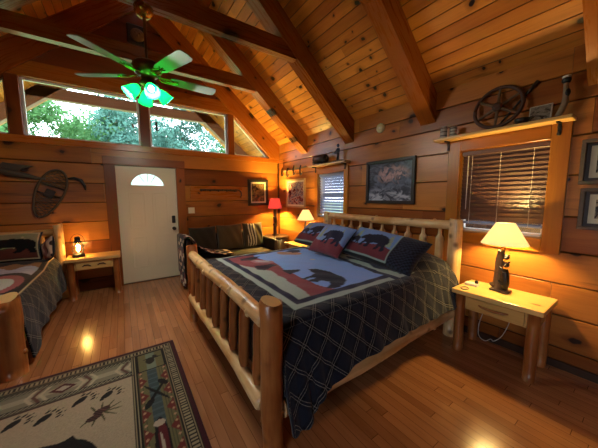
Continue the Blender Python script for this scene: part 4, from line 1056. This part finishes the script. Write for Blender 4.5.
# ------------------------------------------------------------------ sofa corner
so = thing('log_sofa', 'dark sofa with olive brown back cushions against the door wall behind the big bed', 'sofa', (1.6, 4.75, 0))
b = MB(); b.box(.86, 2.44, 4.36, 5.15, .12, .34, bev=.02); b.build('base', 'sofa', so)
b = MB(); b.box(.90, 2.41, 4.34, 4.95, .34, .47, bev=.04, seg=3); b.build('seat_cushion', 'sofa', so)
b = MB(); b.box(.86, 2.44, 5.0, 5.18, .34, .80, bev=.03, seg=2); b.build('back', 'sofa', so)
for xx in (.80, 2.43):
    b = MB(); b.box(xx, xx+.09, 4.36, 5.15, .12, .845 if xx < 1 else .68, bev=.03, seg=2); b.build('arm', 'leather', so)
for xx in (.88, 2.30):
    for yy in (4.42, 5.1):
        b = MB(); b.tube([(xx, yy, 0), (xx, yy, .13)], .035, 10); b.build('foot', 'dlogZ', so)
def solid(c): return lambda u, v: np.zeros(u.shape+(3,))+np.array(lin(c))
pillow('sofa_cushion', 'dark olive cushion at the door end of the sofa', 'cushion', (1.21, 4.86, .72), (1, .05, 0), (0, .20, .9), .50, .50, .16, solid('30271a'), 'sofa back cushions', edge='2c2418')
pillow('sofa_cushion', 'olive brown cushion in the middle of the sofa', 'cushion', (1.72, 4.87, .73), (1, 0, 0), (0, .20, .9), .52, .50, .16, solid('4e3d24'), 'sofa back cushions', edge='4a3a22')
pillow('sofa_cushion', 'olive brown cushion with cream stripes at the lamp end of the sofa', 'cushion', (2.215, 4.87, .735), (1, 0, 0), (0, .20, .9), .44, .50, .16,
       lambda u, v: np.where(((np.abs(u+.25) < .42) & (np.sin((u+.06*np.sin(v*3))*24) > .1))[..., None], np.array(lin('cfc0a4')), np.array(lin('463822'))), 'sofa back cushions', edge='43351f')
# patterned throw over the left arm
def throw():
    path = [(.765, .06), (.765, .3), (.765, .7), (.772, .81), (.80, .865), (.85, .872), (.89, .855), (.925, .80), (1.02, .68), (1.15, .59), (1.3, .535), (1.45, .51), (1.6, .498)]
    p = np.array(path); d = np.concatenate([[0], np.cumsum(np.hypot(*np.diff(p, axis=0).T))]); s = np.linspace(0, d[-1], 110)
    xs, zs = np.interp(s, d, p[:, 0]), np.interp(s, d, p[:, 1]); ys = np.linspace(4.30, 4.74, 46)
    S, Yv = np.meshgrid(s, ys, indexing='ij'); P = np.zeros(S.shape+(3,))
    P[..., 0] = xs[:, None]+.012*np.sin(Yv*31)*np.clip(1-S*1.4, 0, 1)-.008; P[..., 1] = Yv+.04*np.sin(S*5)*.5; P[..., 2] = zs[:, None]+.006*np.sin(S*26+Yv*15)+.012
    C = np.zeros(S.shape+(3,)); C[:] = lin('120c0c'); f = np.mod(S+.03*np.sign(np.sin(Yv*26)), .42)/.42
    C[f < .45] = lin('6a2620'); C[(f > .06) & (f < .24)] = lin('e0ccac'); C[(f > .62) & (f < .74)] = lin('cfb898')
    o = sheet('throw_blanket', P, C, 'cloth', None, thick=.008, off=0); tag(o, 'black throw with cream and dark red bands draped over the left sofa arm', 'blanket')
throw()
# dark side table with log rim under the red lamp
t = thing('side_table', 'dark leather-sided side table with log rim under the red lamp in the corner', 'side table', (2.76, 4.86, 0))
b = MB(); b.lathe([(.25, .05), (.27, .08), (.27, .60), (.25, .62)], (2.77, 4.90, 0), 32); b.build('body', 'leather', t)
b = MB(); b.lathe([(.27, .62), (.285, .63), (.285, .655), (.27, .66)], (2.77, 4.90, 0), 32); b.build('tabletop', 'darkwood', t)
b = MB(); b.lathe([(.23, 0), (.23, .05)], (2.77, 4.90, 0), 24); b.build('plinth', 'darkwood', t)

# ------------------------------------------------------------------ small things on the right nightstand
t = thing('charging_block', 'small white charging block with black knob on the right nightstand', 'charger', (2.83, 1.05, .62))
b = MB(); b.box(2.80, 2.87, .99, 1.10, .62, .648, bev=.006, seg=2); b.build('body', 'white', t)
b = MB(); b.lathe([(.016, .648), (.016, .668), (.01, .675)], (2.85, 1.01, 0), 14); b.build('knob', 'black', t)
b = MB(); b.tube([(2.68+.045*math.cos(a)*1.0, 1.045+.03*math.sin(a), .626) for a in [2*PI*k/24 for k in range(25)]], .005, 6); tag(b.build('wire_ring', 'steel'), 'small grey metal ring lying on the near-bed corner of the right nightstand', 'ring')
b = MB(); pts = [(2.95, .93, .58), (2.93, .95, .40), (2.90, .98, .22), (2.86, .96, .12), (2.84, .90, .10), (2.86, .86, .13), (2.90, .85, .10), (2.93, .80, .16), (2.97, .76, .30), (2.99, .75, .45)]
q = []
for i in range(len(pts)-1):
    for k in range(5):
        f = k/5; p0, p1, p2, p3 = (Vector(pts[max(0, min(len(pts)-1, i+j))]) for j in (-1, 0, 1, 2))
        q.append(.5*((2*p1)+(p2-p0)*f+(2*p0-5*p1+4*p2-p3)*f*f+(3*p1-p0-3*p2+p3)*f**3))
b.tube(q+[Vector(pts[-1])], .0035, 6); tag(b.build('power_cord', 'cord'), 'white power cord looping below the right nightstand', 'cord')

# ------------------------------------------------------------------ rug
def rug():
    x0, x1, y0, y1 = -1.30, .352, .50, 2.86; nx, ny = 276, 394
    X, Y = np.meshgrid(np.linspace(x0, x1, nx), np.linspace(y0, y1, ny), indexing='ij')
    P = np.stack([X, Y, np.full(X.shape, .012)+rng.uniform(-.0006, .0006, X.shape)], -1)
    C = np.zeros(X.shape+(3,))
    def paint(m, c): C[m] = lin(c)
    xm = (x0+x1)/2; u = x1-np.abs(X-xm)-xm; u = np.minimum(x1-X, X-x0); v = np.minimum(y1-Y, Y-y0)
    e = np.minimum(u, v)
    paint(e > -1, '3d1216'); paint(e > .032, '17120e'); paint((e > .038) & (e < .047), '9a8866')
    zz = (np.where(u < v, np.abs(np.mod(Y/.028, 1)-.5), np.abs(np.mod(X/.028, 1)-.5))); paint((e > .054) & (e < .092), '241c14'); paint((e > .054) & (e < .092) & (zz < .26), '9a8c6c')
    paint((e > .097) & (e < .106), '9a8866'); paint((e >= .106) & (e < .118), '17120e')
    field = e > .118
    paint(field, '9c8f74')
    # side panels
    side = field & (u < .375); band = field & (v < .405) & (u >= .375)
    paint(side & (u > .335), '17120e'); paint(side & (u > .345) & (u < .352), 'a0906e'); paint(side & (u > .362) & (u < .368), 'a0906e')
    sp = (u > .118) & (u < .335) & (v > .405)
    paint(sp, '6a6340'); paint(sp & (np.mod(u*46, 1) < .22), '4c4a30'); paint(sp & (np.abs(u-.232) < .035), '3c4a4a'); paint(sp & (np.abs(u-.232) < .035) & (np.mod(Y*16, 1) < .3), '4a5858')
    tr = np.mod((Y-.1)*5.2, 1)
    for uc, s in ((.125, 1), (.328, -1)):
        w = (u-uc)*s; paint(sp & (w >= 0) & (w < .055*(1-np.abs(tr-.5)*2.6)), '6b2a22')
        paint(sp & (np.hypot(w-.014, (np.mod(Y, .06)-.03)) < .010), 'b08868')
    # corner squares
    cs = (u > .118) & (u < .335) & (v > .118) & (v <= .405)
    paint(cs, '6f7a66'); paint(cs & (np.abs(u-.29) < .03), '6a6340'); paint(cs & (np.abs(u-.16) < .03), '6a6340'); paint(cs & ((np.abs(u-.125) < .006) | (np.abs(u-.325) < .006) | (v < .13) | (v > .392)), '17120e')
    paint(cs & (((u-.23)/.035)**2+((v-.26)/.055)**2 < 1), '2a241c'); paint(cs & (((u-.21)/.075)**2+((v-.225)/.012)**2 < 1), '2a241c'); paint(cs & (((u-.19)/.02)**2+((v-.20)/.02)**2 < 1), '2a241c')
    # end bands: rope edges, chevrons and diamonds
    b = (v > .118) & (v < .405) & (u >= .375)
    paint(b, '4a4434'); paint(b & (np.abs(v-.26) < .085), '7d7661'); paint(b & (np.abs(v-.26) < .03), '9c937a')
    for vc in (.155, .365):
        rp = np.mod((X+(v-vc)*1.2)/.03, 1); paint(b & (np.abs(v-vc) < .018), '1c1712'); paint(b & (np.abs(v-vc) < .014) & (rp < .45), '9c937a')
    for xc in (-.473, -.473+.55, -.473-.55):
        dm = np.abs(X-xc)/.085+np.abs(v-.26)/.06; paint(b & (dm < 1), '4a1418'); paint(b & (dm < .55), 'a8988a')
        for off in (.13, .17, .21):
            ch = np.abs(np.abs(X-xc)-off+np.abs(v-.26)*.55); paint(b & (ch < .012) & (np.abs(v-.26) < .085), 'b3a488' if off != .17 else '5a3a30')
    paint((v > .400) & (v < .412) & (u >= .36), '3d1216')
    fld = (v >= .412) & (u >= .375)
    paint(fld, 'ab987c'); sp_ = rng.uniform(0, 1, X.shape); C[fld] *= (.90+.16*sp_[fld])[:, None]
    def ell(cx, cy, rx, ry, th): 
        dx, dy = X-cx, Y-cy; return ((dx*math.cos(th)+dy*math.sin(th))/rx)**2+((-dx*math.sin(th)+dy*math.cos(th))/ry)**2 < 1
    for cx, cy in ((-.69, 2.355), (-.53, 2.300), (-.345, 2.36), (-.185, 2.315), (-.85, 2.30), (-1.0, 2.35)):
        paint(fld & ell(cx, cy, .046, .026, .75), '151310'); paint(fld & ell(cx-.028, cy-.03, .022, .014, .9), '151310')
        for k in range(5):
            a = .75-1.15+k*.5; paint(fld & ell(cx+.068*math.cos(a)+.012, cy+.062*math.sin(a)-.004, .017, .0085, .6), '151310'); paint(fld & ell(cx+.094*math.cos(a)+.014, cy+.086*math.sin(a)-.004, .007, .003, .6), '151310')
    for cx, cy in ((-.22, 2.14), (-.85, 2.02)):
        for k in range(9):
            a = -2.4+k*.55; paint(fld & ell(cx+.07*math.cos(a), cy+.045*math.sin(a), .065, .006, a), '4a4a2c')
        paint(fld & ell(cx+.01, cy+.02, .05, .028, .3), '2c1a18'); paint(fld & ell(cx-.03, cy-.03, .045, .026, .2), '2c1a18')
        ck = np.mod((X+Y)*45, 1) < .35; paint(fld & ck & (ell(cx+.01, cy+.02, .05, .028, .3) | ell(cx-.03, cy-.03, .045, .026, .2)), '6a4a40')
    paint(fld & pip(X, Y, poly_at(BEAR, -.98, 1.58, .78, .85, True)), '14110f')
    # paddles and fish on the side panel
    for cy in (2.13, 1.0):
        for s in (-1, 1):
            L = ell(.13, cy, .012, .15, s*.55); paint(L, '17130f')
            bx, by = .13+s*.55*.12, cy+.13*1
            paint(ell(.13-s*-.055, cy+.10*(1 if s > 0 else -1)*(1), .024, .055, s*.55), '17130f')
    for cy in (1.62, .75):
        paint(ell(.12, cy, .045, .24, .0), '1c120f'); paint(ell(.125, cy+.02, .028, .20, .0), '5a1c1c'); paint(ell(.115, cy+.19, .035, .03, 0), 'b0a088'); paint(ell(.118, cy-.02, .010, .13, .05), 'b0a088')
    # mirror-image panel on the far left side keeps the same plan
    o = sheet('area_rug', P, C, 'rug', None, thick=.011, off=-1)
    tag(o, 'lodge rug with bear field, paw prints and maroon striped border on the wood floor', 'rug')
rug()

# ------------------------------------------------------------------ trees outside
def tree(label, x, y, h, r, mat, n=14000, group='trees beyond the gable windows'):
    t = thing('leafy_tree', label, 'tree', (x, y, -.4), group)
    k = MB(); k.tube([(x, y, -.42), (x+.1, y, h*.4), (x, y, h*.75)], [.22, .17, .07], 9); k.build('trunk', 'bark', t)
    b = bmesh.new()
    cl = [(Vector((random.gauss(0, .5)*r, random.gauss(0, .5)*r, random.uniform(-.42, .36)*h)), random.uniform(.3, .5)*r) for _ in range(20)]
    for i in range(n):
        c, cr = random.choice(cl); d = Vector((random.gauss(0, 1), random.gauss(0, 1), random.gauss(0, 1))).normalized()
        p = Vector((x, y, h*.58))+c+d*cr*random.uniform(.75, 1.05); s = random.uniform(.07, .15)
        q = (d+Vector((random.uniform(-.7, .7), random.uniform(-.7, .7), random.uniform(-.3, .9)))).normalized(); a = q.orthogonal().normalized(); e = q.cross(a)
        an = random.uniform(0, 6.28); a, e = a*math.cos(an)+e*math.sin(an), e*math.cos(an)-a*math.sin(an)
        vs = [b.verts.new(p+v-Vector((x, y, -.4))) for v in (a*s, e*s*.55, -a*s, -e*s*.55)]; b.faces.new(vs)
    me = bpy.data.meshes.new('foliage'); b.to_mesh(me); b.free(); me.materials.append(M[mat]); o = bpy.data.objects.new('foliage', me); COL.objects.link(o); o.parent = t
random.seed(5)
TR = [(-5.2, 22, 7.9, 2.9, 'leaf', 'bright green rounded tree seen through the left gable pane, leftmost'), (-1.6, 25, 7.7, 3.0, 'leaf', 'green tree in the middle of the left gable pane'),
      (1.0, 22, 8.9, 2.7, 'leaf2', 'blue-green tall tree behind the fan lights'), (4.1, 22, 9.4, 2.3, 'leaf2', 'blue-green tree seen through the middle gable pane'), (9.6, 25, 7.6, 2.3, 'leaf', 'lower green tree at the right side of the middle gable pane'), (14, 26, 7.4, 2.4, 'leaf2', 'tree seen through the right triangular pane'), (-9.6, 23, 7.9, 2.9, 'leaf', 'tree seen through the triangular pane at the left edge')]
TR += [(-3.6, 33, 8.6, 3.0, 'leaf', 'more distant tree showing between the two left trees of the left gable pane'), (3.0, 34, 9.2, 3.0, 'leaf2', 'distant tree filling the gap behind the fan'), (7.6, 34, 8.8, 2.8, 'leaf2', 'distant tree seen through the middle gable pane right of the tall tree'), (15.5, 35, 8.6, 3.0, 'leaf', 'distant tree behind the right end of the middle gable pane')]
for x, y, h, r, m, lab in TR: tree(lab, x, y, h, r, m)

# ------------------------------------------------------------------ daylight
w = bpy.data.worlds.new('World'); SC.world = w; w.use_nodes = True; nt = w.node_tree; nt.nodes.clear()
bg = nt.nodes.new('ShaderNodeBackground'); wo = nt.nodes.new('ShaderNodeOutputWorld')
bg.inputs[0].default_value = (.76, .87, 1.0, 1); bg.inputs[1].default_value = 7.5
nt.links.new(bg.outputs[0], wo.inputs[0])
def portal(name, loc, rot, sx, sy):
    l = bpy.data.lights.new(name, 'AREA'); l.shape = 'RECTANGLE'; l.size = sx; l.size_y = sy; l.cycles.is_portal = True
    o = bpy.data.objects.new(name, l); COL.objects.link(o); o.location = loc; o.rotation_euler = rot
portal('window_portal_front', (.41, YD+.2, 2.8), (-PI/2, 0, 0), 4.9, .85)
portal('window_portal_left', (XL-.2, -.75, 1.65), (0, -PI/2, 0), 1.2, 2.0)  # sampling portal for the added fill opening in the left wall
portal('window_portal_small', (XW+.2, 3.43, 1.5), (0, PI/2, 0), .9, .8)
portal('window_portal_large', (XW+.2, .96, 1.56), (0, PI/2, 0), .95, .8)

# ------------------------------------------------------------------ camera
fpx, yaw, pit, rol, camh = 254.352, .607, .106, -.004, 1.51
fw = Vector((math.sin(yaw)*math.cos(pit), math.cos(yaw)*math.cos(pit), -math.sin(pit)))
rt = Vector((math.cos(yaw), -math.sin(yaw), 0)); upv = rt.cross(fw)
R_ = rt*math.cos(rol)+upv*math.sin(rol); U_ = -rt*math.sin(rol)+upv*math.cos(rol)
cam = bpy.data.cameras.new('Camera'); cam.sensor_width = 36; cam.lens = fpx/598*36; cam.clip_start = .02; cam.clip_end = 300
co = bpy.data.objects.new('Camera', cam); COL.objects.link(co)
mw = Matrix((R_, U_, -fw)).transposed().to_4x4(); mw.translation = (0, 0, camh); co.matrix_world = mw
SC.camera = co
SC.view_settings.view_transform = 'Standard'; SC.view_settings.look = 'None'; SC.view_settings.gamma = 1; SC.view_settings.exposure = .8
SC.cycles.use_denoising = True; SC.cycles.max_bounces = 10; SC.cycles.diffuse_bounces = 5; SC.cycles.transparent_max_bounces = 12; SC.cycles.sample_clamp_indirect = 6.
